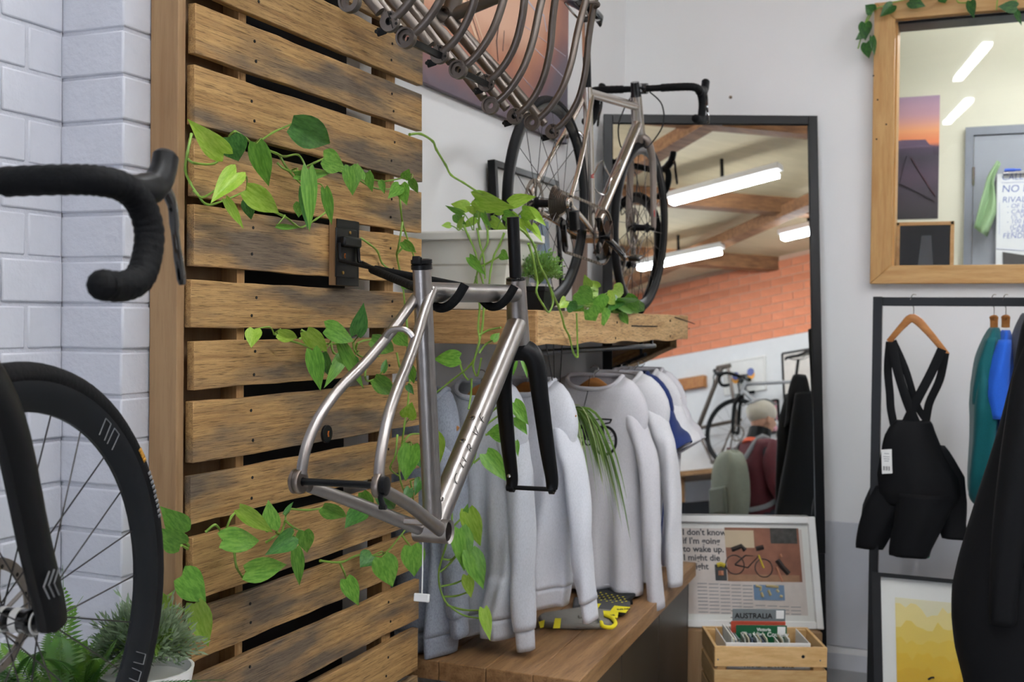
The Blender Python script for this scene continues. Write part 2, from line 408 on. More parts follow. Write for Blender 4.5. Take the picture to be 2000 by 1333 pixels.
# ceiling timbers and fluorescent battens (some battens seen in the mirror, others added for key light)
MIRROR_ANG, MIRROR_LEAN = math.radians(22), math.radians(7.5)
ME_ = V((math.cos(MIRROR_ANG), math.sin(MIRROR_ANG), 0))
MN = V((math.sin(MIRROR_ANG), -math.cos(MIRROR_ANG), 0))*math.cos(MIRROR_LEAN)+V((0, 0, 1))*math.sin(MIRROR_LEAN)
MU = MN.cross(ME_)
if MU.z < 0: MU = -MU
MR0 = onY(1595, 228, 5.085)
def mir(px, py, dist=None, z=None):            # a place seen in the mirror: follow the reflected ray
    v = ray(px, py).normalized(); p = CAM+v*((MR0-CAM).dot(MN)/v.dot(MN)); w = v-2*v.dot(MN)*MN
    if z is not None: dist = (z-p.z)/w.z
    return p+w*dist
M_tube = emit('lit_tube', (244, 249, 255), LAMP_POWER)
M_batten = plain('batten_white', (232, 232, 230), .4, var=.02)
def batten(p, q, label):
    p, q = V(p), V(q); c = (p+q)/2; t = (q-p).normalized(); s = V((0, 0, 1)).cross(t)
    r = empty('fluorescent_light', (c.x, c.y, c.z), label, 'light', 'ceiling fluorescent lights')
    MB().bar(p+V((0, 0, .06)), q+V((0, 0, .06)), .09, .05).build('housing', M_batten, r, bevel=.006)
    MB().bar(p+t*.03, q-t*.03, .07, .03).build('tube', M_tube, r)
    MB().bar(c+V((0, 0, .085)), V((c.x, c.y, ZC)), .02, .02).build('hanging_rod', M_blackmetal, r)
ZL = 3.55
def lampline(a, b_, label):
    p = mir(*a, z=ZL); q = mir(*b_, z=ZL); batten(p, q, label)
lampline((1305, 398), (1525, 340), 'long lit fluorescent batten, largest one reflected in the mirror')
lampline((1243, 527), (1412, 492), 'lit fluorescent batten reflected beside the road bicycle\'s front wheel')
lampline((1523, 468), (1640, 440), 'lit fluorescent batten reflected at the mirror\'s right edge')
for i, (x, y) in enumerate([(-.15, .9), (-.75, 2.3), (1.5, 3.6), (-.3, -1.2), (2.6, 2.5)]):  # unseen battens added to the ceiling as key light
    batten((x-.12, y-.62, ZL), (x+.12, y+.62, ZL), ['fluorescent batten above the standing photographer', 'fluorescent batten above the hanging frames', 'fluorescent batten above the clothes rack', 'fluorescent batten behind the photographer near the brick wall', 'fluorescent batten over the middle of the shop'][i])
for i in range(6):
    m = MB(); y = -3.6+i*1.55
    m.bar((-1.6, y-.5, ZC-.07), (5.2, y+.9, ZC-.07), .09, .14); o = m.build('beam', M_beam); struct(o, 'brown timber roof beam')
for i in range(3):
    m = MB(); x = -.6+i*1.7
    m.bar((x, -4.5, ZC-.13), (x+1.2, 5.1, ZC-.13), .12, .10); o = m.build('beam', M_beam); struct(o, 'brown timber cross beam')

# ------------------------------------------------------------------ the office behind the window
M_cream = plain('cream_wall', (226, 222, 200), .8, var=.02, scale=2)
YO = 6.75
o = MB().box(-2.2, 3.2, YO, YO+.1, 0, 3.3).build('wall_office', M_cream); struct(o, 'cream office wall behind the window')
o = MB().box(-1.35, -1.25, YB+.14, YO, 0, 3.3).build('wall_office_side', M_cream); struct(o, 'cream side wall of the office')
o = MB().box(3.0, 3.1, YB+.14, YO, 0, 3.3).build('wall_office_end', M_cream); struct(o, 'cream end wall of the office')
o = MB().box(-1.35, 3.1, YB+.14, YO, 3.2, 3.3).build('ceiling_office', M_cream); struct(o, 'plain cream office ceiling')
batten((-.2, 5.75, 3.0), (1.0, 5.75, 3.0), 'fluorescent batten on the office ceiling behind the window')  # unseen lamp added to light the office
# window: pine lining, frame boards and pane
win = MB(); 
win.box(WX0, WX0+.012, YB+.0, YB+.14, WZ0, WZ1)
win_o = win.build('window_1', M_pinev); struct(win_o, 'pine framed office window on the back wall')
fw_ = onY(1747, 300, YB).x-onY(1706, 300, YB).x
YF = YB-.045
m = MB(); x0, x1 = WX0-fw_+.004, WX0+.004
def board(name, poly, y0, y1, mat):
    return MB().prism([(x, y0, z) for x, z in poly], (0, y1-y0, 0)).build(name, mat, win_o, bevel=.003)
h_ = .078; ZB0 = WZ0-h_+.006; ZT1 = WZ1+h_
board('frame_board', [(x0, ZB0), (x1, WZ0+.006), (x1, WZ1), (x0, ZT1)], YF, YB, M_pinev)
board('frame_board', [(x0+.0005, ZB0-.0005), (WX1+.1, ZB0), (WX1+.1, WZ0+.006), (x1, WZ0+.0055)], YF, YB, M_pine)
board('frame_board', [(x1, WZ1), (WX1+.1, WZ1), (WX1+.1, ZT1), (x0, ZT1)], YF, YB, M_pine)
MB().box(WX0, WX1, YB+.001, YB+.14, WZ1-.012, WZ1).build('head_lining', M_black, win_o)
MB().box(WX0, WX1, YB+.001, YB+.20, WZ0-.012, WZ0).build('sill', M_pine, win_o)
MB().box(WX0, WX1, YB+.02, YB+.024, WZ0, WZ1).build('pane', M_glass, win_o)
for px, py in ((1706, 148), (1714, 195), (1731, 243), (1712, 272)):
    p = onY(px, py, YF); MB().lathe(p+V((0, .001, 0)), (0, -1, 0), [(.004, 0), (.004, .0015)], 8).build('knot', M_hole, win_o)
# poster, door, whiteboard, towel, photo frame in the office
def grad_mat(name, stops, z0, z1, axis=2, rough=.5, nz=0, nscale=4):
    m, nt, b = base(name); tc = N(nt, 'ShaderNodeTexCoord'); sp = N(nt, 'ShaderNodeSeparateXYZ'); nt.links.new(tc.outputs['Object'], sp.inputs[0])
    mr = N(nt, 'ShaderNodeMapRange'); mr.inputs[1].default_value = z0; mr.inputs[2].default_value = z1; nt.links.new(sp.outputs[axis], mr.inputs[0])
    src = mr.outputs[0]
    if nz:
        t = noise(nt, nscale, 4); ad = N(nt, 'ShaderNodeMath', operation='MULTIPLY_ADD'); ad.inputs[1].default_value = nz; nt.links.new(t.outputs[0], ad.inputs[0]); nt.links.new(src, ad.inputs[2]); src = ad.outputs[0]
    r = ramp(nt, src, [(p, lin(c)) for p, c in stops]); nt.links.new(r.outputs[0], b.inputs['Base Color']); b.inputs['Roughness'].default_value = rough
    return m
q0, q1 = onY(1712, 430, YO), onY(1836, 186, YO)
M_sunset = grad_mat('sunset_print', [(0, (30, 24, 28)), (.22, (50, 40, 52)), (.36, (66, 48, 66)), (.50, (44, 34, 50)), (.58, (64, 48, 70)), (.62, (232, 130, 84)), (.72, (236, 160, 110)), (.85, (196, 150, 160)), (1, (166, 136, 162))], 0, q1.z-q0.z)
pt_ = empty('sunset_poster', (q0.x, YO, q0.z), 'tall sunset landscape poster on the cream office wall', 'poster')
MB().box(q0.x, q1.x, YO-.004, YO, q0.z, q1.z).build('print', M_sunset, pt_)
zr = lambda f: q0.z+(q1.z-q0.z)*f
wpx = q1.x-q0.x
M_hill = plain('print_hill', (92, 74, 96), .6); M_dkprint = plain('print_shadow', (40, 30, 36), .6); M_redprint = plain('print_red', (120, 52, 48), .6)
MB().prism([(q0.x, YO-.005, zr(.58)), (q1.x, YO-.005, zr(.585)), (q1.x-.15*wpx, YO-.005, zr(.60)), (q1.x-.22*wpx, YO-.005, zr(.645)), (q1.x-.6*wpx, YO-.005, zr(.65)), (q0.x, YO-.005, zr(.615))], (0, .001, 0)).build('mesa', M_hill, pt_)
for a in ((.25, .08, .48, .52), (.95, .18, .55, .50), (.35, .30, .95, .14)):
    MB().bar((q0.x+wpx*a[0], YO-.0055, zr(a[1])), (q0.x+wpx*a[2], YO-.0055, zr(a[3])), .001, .02, (0, 1, 0)).build('strut', M_dkprint if a[0] < .9 else M_redprint, pt_)
M_doorg = plain('grey_door', (146, 150, 156), .5, var=.02)
d0, d1 = onY(1886, 250, YO-.03), onY(2100, 250, YO-.03)
dr = MB().box(d0.x+.045, d1.x, YO-.035, YO, 0.02, d0.z-.05).build('door_1', M_doorg); struct(dr, 'grey office door behind the whiteboard')
m = MB(); m.box(d0.x, d0.x+.042, YO-.05, YO, 0, d0.z); m.box(d0.x+.042, d1.x+.04, YO-.05, YO, d0.z-.045, d0.z); m.build('door_frame', plain('door_frame_grey', (124, 128, 136), .5), dr)
hz = onY(1893, 345, YO-.05).z; MB().lathe((d0.x+.044, YO-.052, hz-.05), (0, 0, 1), [(.008, 0), (.008, .1)], 8).build('hinge', M_steel, dr)
YWB = YO-.09
w0, w1 = onY(1944, 523, YWB), onY(2130, 333, YWB)
wbd = empty('whiteboard', (w0.x, YWB, w0.z-.2), 'handwritten whiteboard standing in front of the grey office door', 'whiteboard')
MB().box(w0.x, w1.x, YWB, YWB+.02, w0.z-.2, w1.z).build('board', plain('whiteboard_face', (226, 228, 226), .25, var=.01), wbd, bevel=.003)
MB().box(w0.x+.03, w1.x, YWB-.03, YWB, w1.z-.004, w1.z+.006).build('pen_ledge', M_steel, wbd)
M_ink = plain('blue_ink', (44, 78, 158), .6)
for px, py, s, sz in ((1956, 352, 'CALL B2', .046), (1956, 376, 'NO RIVAL', .055), (1957, 396, 'RIVAL W', .045), (1966, 407, '- OF LOOK', .034), (1966, 418, '- CARBON', .034), (1974, 427, '(% WHEEL', .034), (1966, 437, '- 100 KIT', .034), (1972, 447, '(CABLE', .034), (1966, 456, '- CRANK', .034), (1958, 466, 'FENDER', .04)):
    p = onY(px, py, YWB); text('handwriting', s, sz, M_ink, wbd, (p.x, YWB-.0008, p.z), (1, 0, 0), (0, 0, 1), bold=-.0005, shear=.1)
for a, b_ in (((1956, 357), (2060, 355)), ((1945, 486), (2060, 494)), ((1952, 396), (1952, 458))):
    p, q = onY(*a, YWB), onY(*b_, YWB); MB().bar((p.x, YWB-.001, p.z), (q.x, YWB-.001, q.z), .001, .004, (0, 1, 0)).build('ruled_line', M_ink, wbd)
pn = onY(1962, 330, YWB-.02); o = MB().lathe((pn.x, YWB-.018, w1.z+.016), (1, 0, 0), [(.003, -.002), (.009, 0), (.009, .05), (.006, .055), (.006, .08), (.0, .083)], 10).build('marker_pen', plain('pen_blue', (30, 80, 190), .4)); tag(o, 'blue marker pen lying on top of the whiteboard', 'pen')
k0 = onY(1958, 492, YWB-.01)
MB().prism([(k0.x, YWB-.006, k0.z), (k0.x+.5, YWB-.006, k0.z-.09), (k0.x+.5, YWB-.006, w0.z-.19), (k0.x+.01, YWB-.006, w0.z-.19)], (0, .006, 0)).build('dark_print', plain('dark_photo', (58, 56, 54), .4, var=.3, scale=5), wbd)
M_towel = plain('green_towel', (150, 180, 136), .95, bmp=.4, bscale=120, var=.05)
tp = [(1952, 314), (1935, 340), (1920, 372), (1912, 410), (1903, 440), (1915, 462), (1925, 463), (1930, 440), (1945, 420), (1943, 395), (1938, 365), (1950, 330)]
def towel(u, v):
    L = [(1949, 314), (1930, 345), (1917, 385), (1908, 420), (1902, 445)]; Rr = [(1955, 320), (1941, 350), (1945, 395), (1944, 418), (1926, 462)]
    i = min(int(v*4), 3); t = v*4-i
    a = V(L[i]+(0,)).lerp(V(L[i+1]+(0,)), t); c = V(Rr[i]+(0,)).lerp(V(Rr[i+1]+(0,)), t); p = a.lerp(c, u)
    return onY(p.x, p.y, YWB-.035-.022*math.sin(u*7+v*3)*(.3+v))
o = MB().grid(towel, 12, 16).build('green_towel', M_towel); sm = o.modifiers.new('thick', 'SOLIDIFY'); sm.thickness = .006; tag(o, 'pale green towel draped over the whiteboard corner', 'towel')
YPF = YB+.12
f0, f1 = onY(1749, 525, YPF), onY(1864, 432, YPF)
pf = empty('photo_frame', (f0.x, YPF, WZ0), 'small wooden photo frame turned backwards on the window sill', 'photo frame')
for a in ((f0.x, f0.x+.016, WZ0, f1.z), (f1.x-.016, f1.x, WZ0, f1.z), (f0.x, f1.x, f1.z-.016, f1.z), (f0.x, f1.x, WZ0, WZ0+.014)):
    MB().box(a[0], a[1], YPF, YPF+.02, a[2], a[3]).build('rail', M_pine, pf, bevel=.002)
MB().box(f0.x+.014, f1.x-.014, YPF+.004, YPF+.014, WZ0+.01, f1.z-.014).build('backing', M_black, pf)
cx = (f0.x+f1.x)/2+.005
MB().prism([(cx-.018, YPF, f1.z-.06), (cx+.022, YPF, f1.z-.06), (cx+.034, YPF-.055, WZ0+.001), (cx-.030, YPF-.055, WZ0+.001)], (0, -.003, 0)).build('easel_strut', plain('strut_grey', (58, 62, 68), .5), pf)

# ------------------------------------------------------------------ leaning mirror across the corner
mc = lambda s, t: MR0+ME_*s+MU*t
MW, MH, FT = .935, 1.89, .040
mir_o = empty('floor_mirror', tuple(mc(-MW/2, -MH)), 'large black framed mirror leaning across the corner', 'mirror')
def mbar(name, s0, s1, t0, t1, th=.03, mat=None):
    c = mc((s0+s1)/2, (t0+t1)/2)
    return MB().obox(c, ME_*abs(s1-s0)/2, MU*abs(t1-t0)/2, MN*th/2).build(name, mat or M_blackmetal, mir_o, bevel=.002)
mbar('frame_rail', -FT, 0.0, -MH, 0); mbar('frame_rail', -MW, -MW+FT, -MH, 0)
mbar('frame_rail', -MW+FT, -FT, -FT, 0); mbar('frame_rail', -MW+FT, -FT, -MH, -MH+FT)
mm, nt, bb = base('mirror_glass'); bb.inputs['Metallic'].default_value = 1; bb.inputs['Roughness'].default_value = .006; bb.inputs['Base Color'].default_value = (.90, .92, .91, 1)
mbar('mirror_glass', -MW+FT, -FT, -MH+FT, -FT, .008, mm)
mbar('leg', -.045, -.002, -MH-.52, -MH, .026); 
MATS['mirror'] = mm

# ================================================================== BICYCLES
# local axes of every bicycle and frame: x forward, y left, z up, origin at the bottom bracket
GRAVEL = dict(st=(-.1454, .491), tt0=(-.128, .449), tt1=(.400, .556), ht=(.407, .589), hb=(.456, .444), dt1=(.432, .487), ra=(-.4126, .073), fa=(.624, .108),
              stay=[(-.115, .012, .455), (-.168, .020, .398), (-.215, .030, .345), (-.275, .042, .287), (-.335, .054, .236), (-.378, .062, .188), (-.401, .067, .146), (-.411, .069, .112), (-.413, .070, .085)],
              cs=[(-.02, .022, .004), (-.12, .036, .022), (-.25, .055, .046), (-.385, .069, .066)], bridge=(-.225, .352))
ROAD = dict(st=(-.104, .505), tt0=(-.098, .488), tt1=(.435, .535), ht=(.424, .572), hb=(.482, .437), dt1=(.462, .475), ra=(-.404, .077), fa=(.566, .077),
            stay=[(-.092, .014, .475), (-.16, .03, .38), (-.25, .05, .27), (-.33, .064, .175), (-.392, .071, .10)],
            cs=[(-.02, .022, 0), (-.12, .04, .02), (-.25, .058, .045), (-.385, .071, .07)], bridge=(-.20, .33))

def bike_frame(root, G, mat, bb_w=.072, tt_r=.0175, dt_r=.0215, st_r=.0165, ht_r=.0235, stay_r=.0085, cs_r=.0105, dropmat=None, disc=True):
    P3 = lambda p: (p[0], 0, p[1])
    dm = dropmat or mat
    MB().tube([(-.002, 0, .012), P3(G['st'])], [st_r*1.05, st_r], 16).build('seat_tube', mat, root, local=True)
    MB().tube([P3(G['tt0']), P3(G['tt1'])], [tt_r*.96, tt_r], 16).build('top_tube', mat, root, local=True)
    MB().tube([(.004, 0, .012), P3(G['dt1'])], dt_r, 18).build('down_tube', mat, root, local=True)
    MB().tube([P3(G['ht']), P3(G['hb'])], [ht_r*.93, ht_r*1.08], 20).build('head_tube', mat, root, local=True)
    MB().lathe((0, -bb_w/2, 0), (0, 1, 0), [(.0185, .004), (.0235, 0), (.0235, bb_w), (.0185, bb_w-.004)], 24, close=True).build('bottom_bracket_shell', mat, root, local=True)
    for s in (-1, 1):
        path = smooth_path([(a, b*s, c) for a, b, c in G['stay']], 4)
        MB().tube(path, [stay_r*(1.05-.15*i/len(path)) for i in range(len(path))], 12).build('seat_stay', mat, root, local=True)
        path = smooth_path([(a, b*s, c) for a, b, c in G['cs']], 4)
        MB().tube(path, [cs_r*(1.15-.35*i/len(path)) for i in range(len(path))], 12, sx=.82).build('chain_stay', mat, root, local=True)
        x, z = G['ra']; y = s*.0715; d = MB()
        d.lathe((x, y-.0055, z), (0, 1, 0), [(.0075, 0), (.0195, 0), (.0205, .002), (.0205, .009), (.0195, .011), (.0075, .011)], 24, close=True)
        dr = d.build('dropout', dm, root, local=True)
        if s > 0: MB().lathe((x, y+.0055, z), (0, 1, 0), [(.0165, 0), (.0205, .0), (.0205, .005), (.0165, .005)], 24, close=True).build('dropout_rim', dm, dr, local=True)
        else:
            for k in (-1, 1): MB().lathe((x+.0115*k-.002, y+.0052, z+.0105), (0, 1, 0), [(.0028, 0), (.0028, .0012)], 10).build('bolt', M_hole, dr, local=True)
            MB().obox((x, y+.0062, z+.004), (.017, 0, .004), (0, .0006, 0), (0, 0, .0007)).build('slot', M_hole, dr, local=True)
            hg = MB().tube([(x, y-.004, z), (x-.004, y-.006, z-.020), (x+.004, y-.008, z-.034)], [.011, .007, .009], 10, sx=.5).build('derailleur_hanger', M_black, root, local=True)
            MB().lathe((x+.004, y-.0135, z-.034), (0, 1, 0), [(.004, 0), (.004, .012)], 10).build('hole', M_hole, hg, local=True)
    x, z = G['bridge']; wy = .030
    MB().tube(smooth_path([(x+.005, -wy, z-.012), (x-.002, -wy*.6, z+.004), (x-.004, 0, z+.008), (x-.002, wy*.6, z+.004), (x+.005, wy, z-.012)], 3), .0055, 8).build('stay_bridge', mat, root, local=True)
    x, z = G['cs'][1][0]*.75, .016
    MB().tube([(x, -.031, z), (x, .031, z)], .006, 8).build('stay_bridge', mat, root, local=True)

def wheel(root, c, r, tr, depth, nsp, hubw, mats, rotor=1, hub_r=.013):
    """part 'wheel' (the rim) with tyre, spokes, hub and rotor as sub-parts; rotor side +1 left"""
    x, z = c; rim_o = r-tr*1.35; w = max(tr*.82, .0085)
    rim = MB().lathe((x, 0, z), (0, 1, 0), [(rim_o, -w), (rim_o-.006, -w*1.05), (rim_o-depth*.7, -w*.8), (rim_o-depth, -.003), (rim_o-depth, .003), (rim_o-depth*.7, w*.8), (rim_o-.006, w*1.05), (rim_o, w), (rim_o-.008, 0)], 72, close=True).build('wheel', mats['rim'], root, local=True)
    prof = [(r-tr+tr*math.cos(a), tr*math.sin(a)) for a in [2*pi*k/12 for k in range(12)]]
    MB().lathe((x, 0, z), (0, 1, 0), prof, 80, close=True).build('tyre', mats['tyre'], rim, local=True)
    h = hubw/2
    MB().lathe((x, -h, z), (0, 1, 0), [(.009, 0), (.011, .012), (.020, .020), (.020, .024), (hub_r, .03), (hub_r, hubw-.03), (.020, hubw-.024), (.020, hubw-.020), (.011, hubw-.012), (.009, hubw)], 20).build('hub', mats['hub'], rim, local=True)
    sm = None
    for k in range(nsp):
        a = 2*pi*k/nsp; s = 1 if k % 2 else -1; b = a+(.42 if (k//2) % 2 else -.42)
        p = V((x+.020*math.cos(b), s*(h-.022), z+.020*math.sin(b))); q = V((x+(rim_o-depth)*math.cos(a), 0, z+(rim_o-depth)*math.sin(a)))
        if sm is None: L = 1.0; sm = MB().tube([(0, 0, 0), (0, 0, 1)], .0012, 5).mesh('spoke')
        o = link('spoke', sm, mats['spoke'], rim); t = q-p
        o.matrix_local = Matrix.Translation(p) @ t.to_track_quat('Z', 'Y').to_matrix().to_4x4() @ Matrix.Diagonal((1, 1, t.length, 1))
    if rotor:
        y = rotor*(h-.014); m = MB()
        m.lathe((x, y-.0009, z), (0, 1, 0), [(.064, 0), (.080, 0), (.080, .0018), (.064, .0018)], 48, close=True)
        for k in range(6):
            a = k*pi/3; m.bar((x+.016*math.cos(a), y, z+.016*math.sin(a)), (x+.066*math.cos(a+.35), y, z+.066*math.sin(a+.35)), .0018, .007, (0, 1, 0))
        ro = m.build('disc_rotor', M_cass, rim, local=True)
        for k in range(24):
            a = 2*pi*k/24; rr = .068 if k % 2 else .075
            MB().lathe((x+rr*math.cos(a), y-.0012, z+rr*math.sin(a)), (0, 1, 0), [(.0032, 0), (.0032, .0024)], 6).build('rotor_hole', M_hole, rim, local=True) if k % 2 else None
    return rim

def fork(root, G, mat, fw=.052, crown_r=.0225, tipmat=None, w0=.0235, w1=.0115, sx=1.15):
    hb = V((G['hb'][0], 0, G['hb'][1])); ht = V((G['ht'][0], 0, G['ht'][1])); ax = (hb-ht).normalized(); fa = V((G['fa'][0], 0, G['fa'][1]))
    c = hb+ax*.012
    cr = MB().tube([hb+ax*.001, hb+ax*.02, hb+ax*.036], [.0265, .0245, .018], 18).build('fork_crown', mat, root, local=True)
    for s in (-1, 1):
        path = smooth_path([hb+ax*.012+V((0, s*.004, 0)), hb+ax*.022+V((.004, s*.028, 0)), hb+ax*.055+V((.004, s*.041, 0)), hb+ax*.12+V((.006, s*.046, 0)), (hb+ax*.12).lerp(fa, .55)+V((.004, s*.050, 0)), fa+V((-.006, s*fw, .028)), fa+V((0, s*fw, 0))], 4)
        n = len(path); rr = [w0+(w1-w0)*(i/n)**1.2 for i in range(n)]
        MB().tube(path, rr, 14, sx=sx, up=(1, 0, 0)).build('fork_blade', mat, root, local=True)
        MB().lathe(fa+V((0, s*fw-.006, 0)), (0, 1, 0), [(.012, 0), (.012, .012)], 16).build('fork_tip', tipmat or mat, root, local=True)
    return ax

def dropbar(root, o, mat, hoodmat, width=.42, flare=.01, r=.0155, tape=True, hood_up=.052, levmat=None):
    o = V(o); h = width/2
    for s in (-1, 1):
        base_ = [(0, 0, 0), (0, .06, 0), (0, .12, .001), (.001, h-.035, .001), (.012, h-.008, 0), (.045, h, -.003), (.074, h+flare*.3, -.018), (.088, h+flare*.6, -.05), (.080, h+flare*.8, -.085), (.058, h+flare, -.113), (.025, h+flare, -.124), (-.015, h+flare, -.124)]
        path = smooth_path([o+V((a, b*s, c)) for a, b, c in base_], 9); n = len(path)
        rr = [r*(.82 if i < 12 else 1)*(1+.035*math.sin(i*2.1)) for i in range(n)]
        hb = MB().tube(path, rr, 14).build('handlebar', mat, root, local=True)
        MB().ball(path[-1], r*1.02, n=12, m=6).build('bar_end', mat, hb, local=True)
        p = lambda a, b, c: o+V((a, s*(h+b), c))
        ho = MB().tube(smooth_path([p(.050, 0, -.006), p(.085, .002, -.002), p(.112, .002, .006), p(.130, .002, .026), p(.140, .001, hood_up)], 4), [.019]*4+[.0205]*4+[.0195]*4+[.0185]*4+[.0135], 14, sx=.86).build('brake_hood', hoodmat, root, local=True)
        MB().tube(smooth_path([p(.128, .003, .012), p(.148, .005, -.014), p(.150, .008, -.048), p(.148, .014, -.080), p(.152, .018, -.118)], 4), [.010]*4+[.009]*4+[.0075]*4+[.0085]*4+[.006], 10, sx=.6, up=(1, 0, 0)).build('brake_lever', levmat or M_gloss, root, local=True)

def saddle(root, o, mat):
    o = V(o); prof = [(-.14, .072, .008), (-.11, .070, .012), (-.06, .050, .004), (0, .030, 0), (.07, .021, .002), (.125, .018, -.002), (.142, .008, -.014)]
    def fn(u, v):
        x = v*(len(prof)-1); i = min(int(x), len(prof)-2); t = x-i; a, b_ = prof[i], prof[i+1]
        X = a[0]+(b_[0]-a[0])*t; W = a[1]+(b_[1]-a[1])*t; Z = a[2]+(b_[2]-a[2])*t; th = u*2*pi
        return o+V((X, W*math.cos(th), Z+(.010 if math.sin(th) > 0 else .020)*math.sin(th)))
    sd = MB().grid(fn, 20, 20, True).build('saddle', mat, root, local=True)
    for s in (-1, 1):
        MB().tube(smooth_path([o+V((-.11, s*.035, -.012)), o+V((-.05, s*.022, -.038)), o+V((.03, s*.022, -.038)), o+V((.115, s*.008, -.014))], 4), .0035, 8).build('saddle_rail', M_steel, sd, local=True)

def drivetrain(root, G, crankang=-35, pedal=True):
    ra = V((G['ra'][0], 0, G['ra'][1])); yr = -.045
    cs_ = MB()
    for k in range(10):
        rr = .058-.0038*k; y = -.024-.0042*k
        cs_.lathe((ra.x, y, ra.z), (0, 1, 0), [(rr*.62, 0), (rr, 0), (rr*1.0, .0016), (rr*.62, .0016)], 40, close=True)
    cg = cs_.build('cassette', M_cass, root, local=True)
    cr = MB(); nT = 44; R = .098; pts = []
    for k in range(nT*2): a = pi*k/nT; rr = R if k % 2 else R-.005; pts.append((rr*math.cos(a), rr*math.sin(a)))
    base_i = len(cr.v); vs = []
    for y in (yr-.0015, yr+.0015):
        vs += [(p[0], y, p[1]) for p in pts]
        vs += [(.082*math.cos(pi*k/nT), y, .082*math.sin(pi*k/nT)) for k in range(nT*2)]
    n2 = nT*2; fs = []
    for k in range(n2):
        k2 = (k+1) % n2
        fs += [(k, k2, n2+k2, n2+k), (2*n2+k, 3*n2+k, 3*n2+k2, 2*n2+k2), (k, 2*n2+k, 2*n2+k2, k2), (n2+k, n2+k2, 3*n2+k2, 3*n2+k)]
    cr.add(vs, fs); ch = cr.build('chainring', M_gloss, root, local=True)
    for k in range(4):
        a = pi/4+k*pi/2; MB().bar((.012*math.cos(a), yr, .012*math.sin(a)), (.086*math.cos(a), yr, .086*math.sin(a)), .005, .024, (0, 1, 0)).build('spider_arm', M_gloss, ch, local=True)
    for s in (-1, 1):
        a = math.radians(crankang)+(0 if s < 0 else pi); e = V((.17*math.cos(a), s*.075, .17*math.sin(a)))
        ca = MB().tube([(0, s*.050, 0), (e*.5)+V((0, s*.031, 0)), e], [.018, .0135, .0125], 12, sx=.6).build('crank_arm', M_gloss, root, local=True)
        if pedal:
            MB().tube([e, e+V((0, s*.06, 0))], .007, 8).build('pedal_axle', M_steel, ca, local=True)
            MB().obox(e+V((0, s*.042, 0)), (.024, 0, .006), (0, .022, 0), (-.003, 0, .009)).build('pedal', M_gloss, ca, bevel=.006, local=True)
    MB().lathe((0, -.075, 0), (0, 1, 0), [(.013, 0), (.014, .03), (.011, .15)], 16).build('crank_axle', M_gloss, root, local=True)
    # chain: links upper and lower run
    j1 = ra+V((.018, -.046, -.066)); j2 = ra+V((.045, -.046, -.135))
    path = [V((0, yr, .096)), V((-.2, yr+.001, .096+.25*(ra.z+.036-.096)*.5)), ra+V((0, -.042, .038))]
    low = [V((-.01, yr, -.096)), j2+V((.0, 0, -.016))]
    m = MB(); lk = MB()
    def links(p, q):
        n = int((q-p).length/.0127); t = (q-p)/n
        for i in range(n):
            a = p+t*i; lk.bar(a+t*.08, a+t*.92, .0065 if i % 2 else .0045, .0085, (0, 0, 1))
    links(path[0], path[2]); links(low[0], low[1])
    for k in range(14):
        a = pi/2-pi*k/14; b_ = pi/2-pi*(k+1)/14
        links_p = V((.096*math.cos(a), yr, .096*math.sin(a))); q = V((.096*math.cos(b_), yr, .096*math.sin(b_))); lk.bar(links_p, q, .0055, .008, (0, 1, 0))
    c = lk.build('chain', M_chain, root, local=True); c['kind'] = 'stuff'
    d = MB().tube(smooth_path([ra+V((.0, -.073, -.022)), ra+V((-.012, -.085, -.05)), j1+V((0, -.03, 0))], 3), [.016]*3+[.021]*3+[.018], 12, sx=.8).build('rear_derailleur', M_gloss, root, local=True)
    MB().obox(ra+V((-.018, -.098, -.055)), (.015, 0, .004), (0, .013, 0), (-.007, 0, .030)).build('battery', M_black, d, bevel=.004, local=True)
    MB().bar(j1, j2, .012, .020, (0, 1, 0)).build('cage', M_gloss, d, bevel=.003, local=True)
    for j in (j1, j2): MB().lathe(j+V((0, -.004, 0)), (0, 1, 0), [(.018, 0), (.018, .008)], 14).build('jockey_wheel', M_black, d, local=True)

# ---- the titanium frame set hung on the slat panel
O1 = V((-.99169, 1.96121, 1.10940)); FW1 = V((-.07002, .98168, -.17718)); RT1 = V((.99731, .07275, .00896)); UP1 = V((-.02169, .17608, .98414))
f1 = empty('bicycle_frame', None, 'brushed titanium bicycle frame with black fork hung on the wall hook', 'bicycle frame', mtx=frame_mtx(O1, FW1, -RT1, UP1))
bike_frame(f1, GRAVEL, M_ti, tt_r=.0205, dt_r=.0245, st_r=.0178, ht_r=.0252, stay_r=.0098, cs_r=.0125, dropmat=plain('dropout_titanium', (130, 120, 112), .38, 1))
fork(f1, GRAVEL, M_black)
stop = V((GRAVEL['st'][0], 0, GRAVEL['st'][1])); sdir = stop.normalized()
sc_ = MB().lathe(stop-sdir*.002, sdir, [(.0185, 0), (.0205, .001), (.0205, .009), (.0185, .0105), (.0205, .012), (.0205, .019), (.0165, .020), (.0145, .012)], 24).build('seat_clamp', M_blackmetal, f1, local=True)
MB().obox(stop+sdir*.010+V((-.022, 0, 0)), (.007, 0, 0), (0, .008, 0), (0, 0, .008)).build('clamp_bolt', M_blackmetal, sc_, bevel=.002, local=True)
hth = V((GRAVEL['ht'][0], 0, GRAVEL['ht'][1])); hax = (hth-V((GRAVEL['hb'][0], 0, GRAVEL['hb'][1]))).normalized()
MB().tube([hth-hax*.01, hth+hax*.150], .0145, 20).build('steerer_tube', M_black, f1, local=True)
MB().lathe(hth, hax, [(.0225, -.001), (.0235, .002), (.0235, .006), (.021, .008), (.0165, .009)], 24).build('headset_cap', M_gloss, f1, local=True)
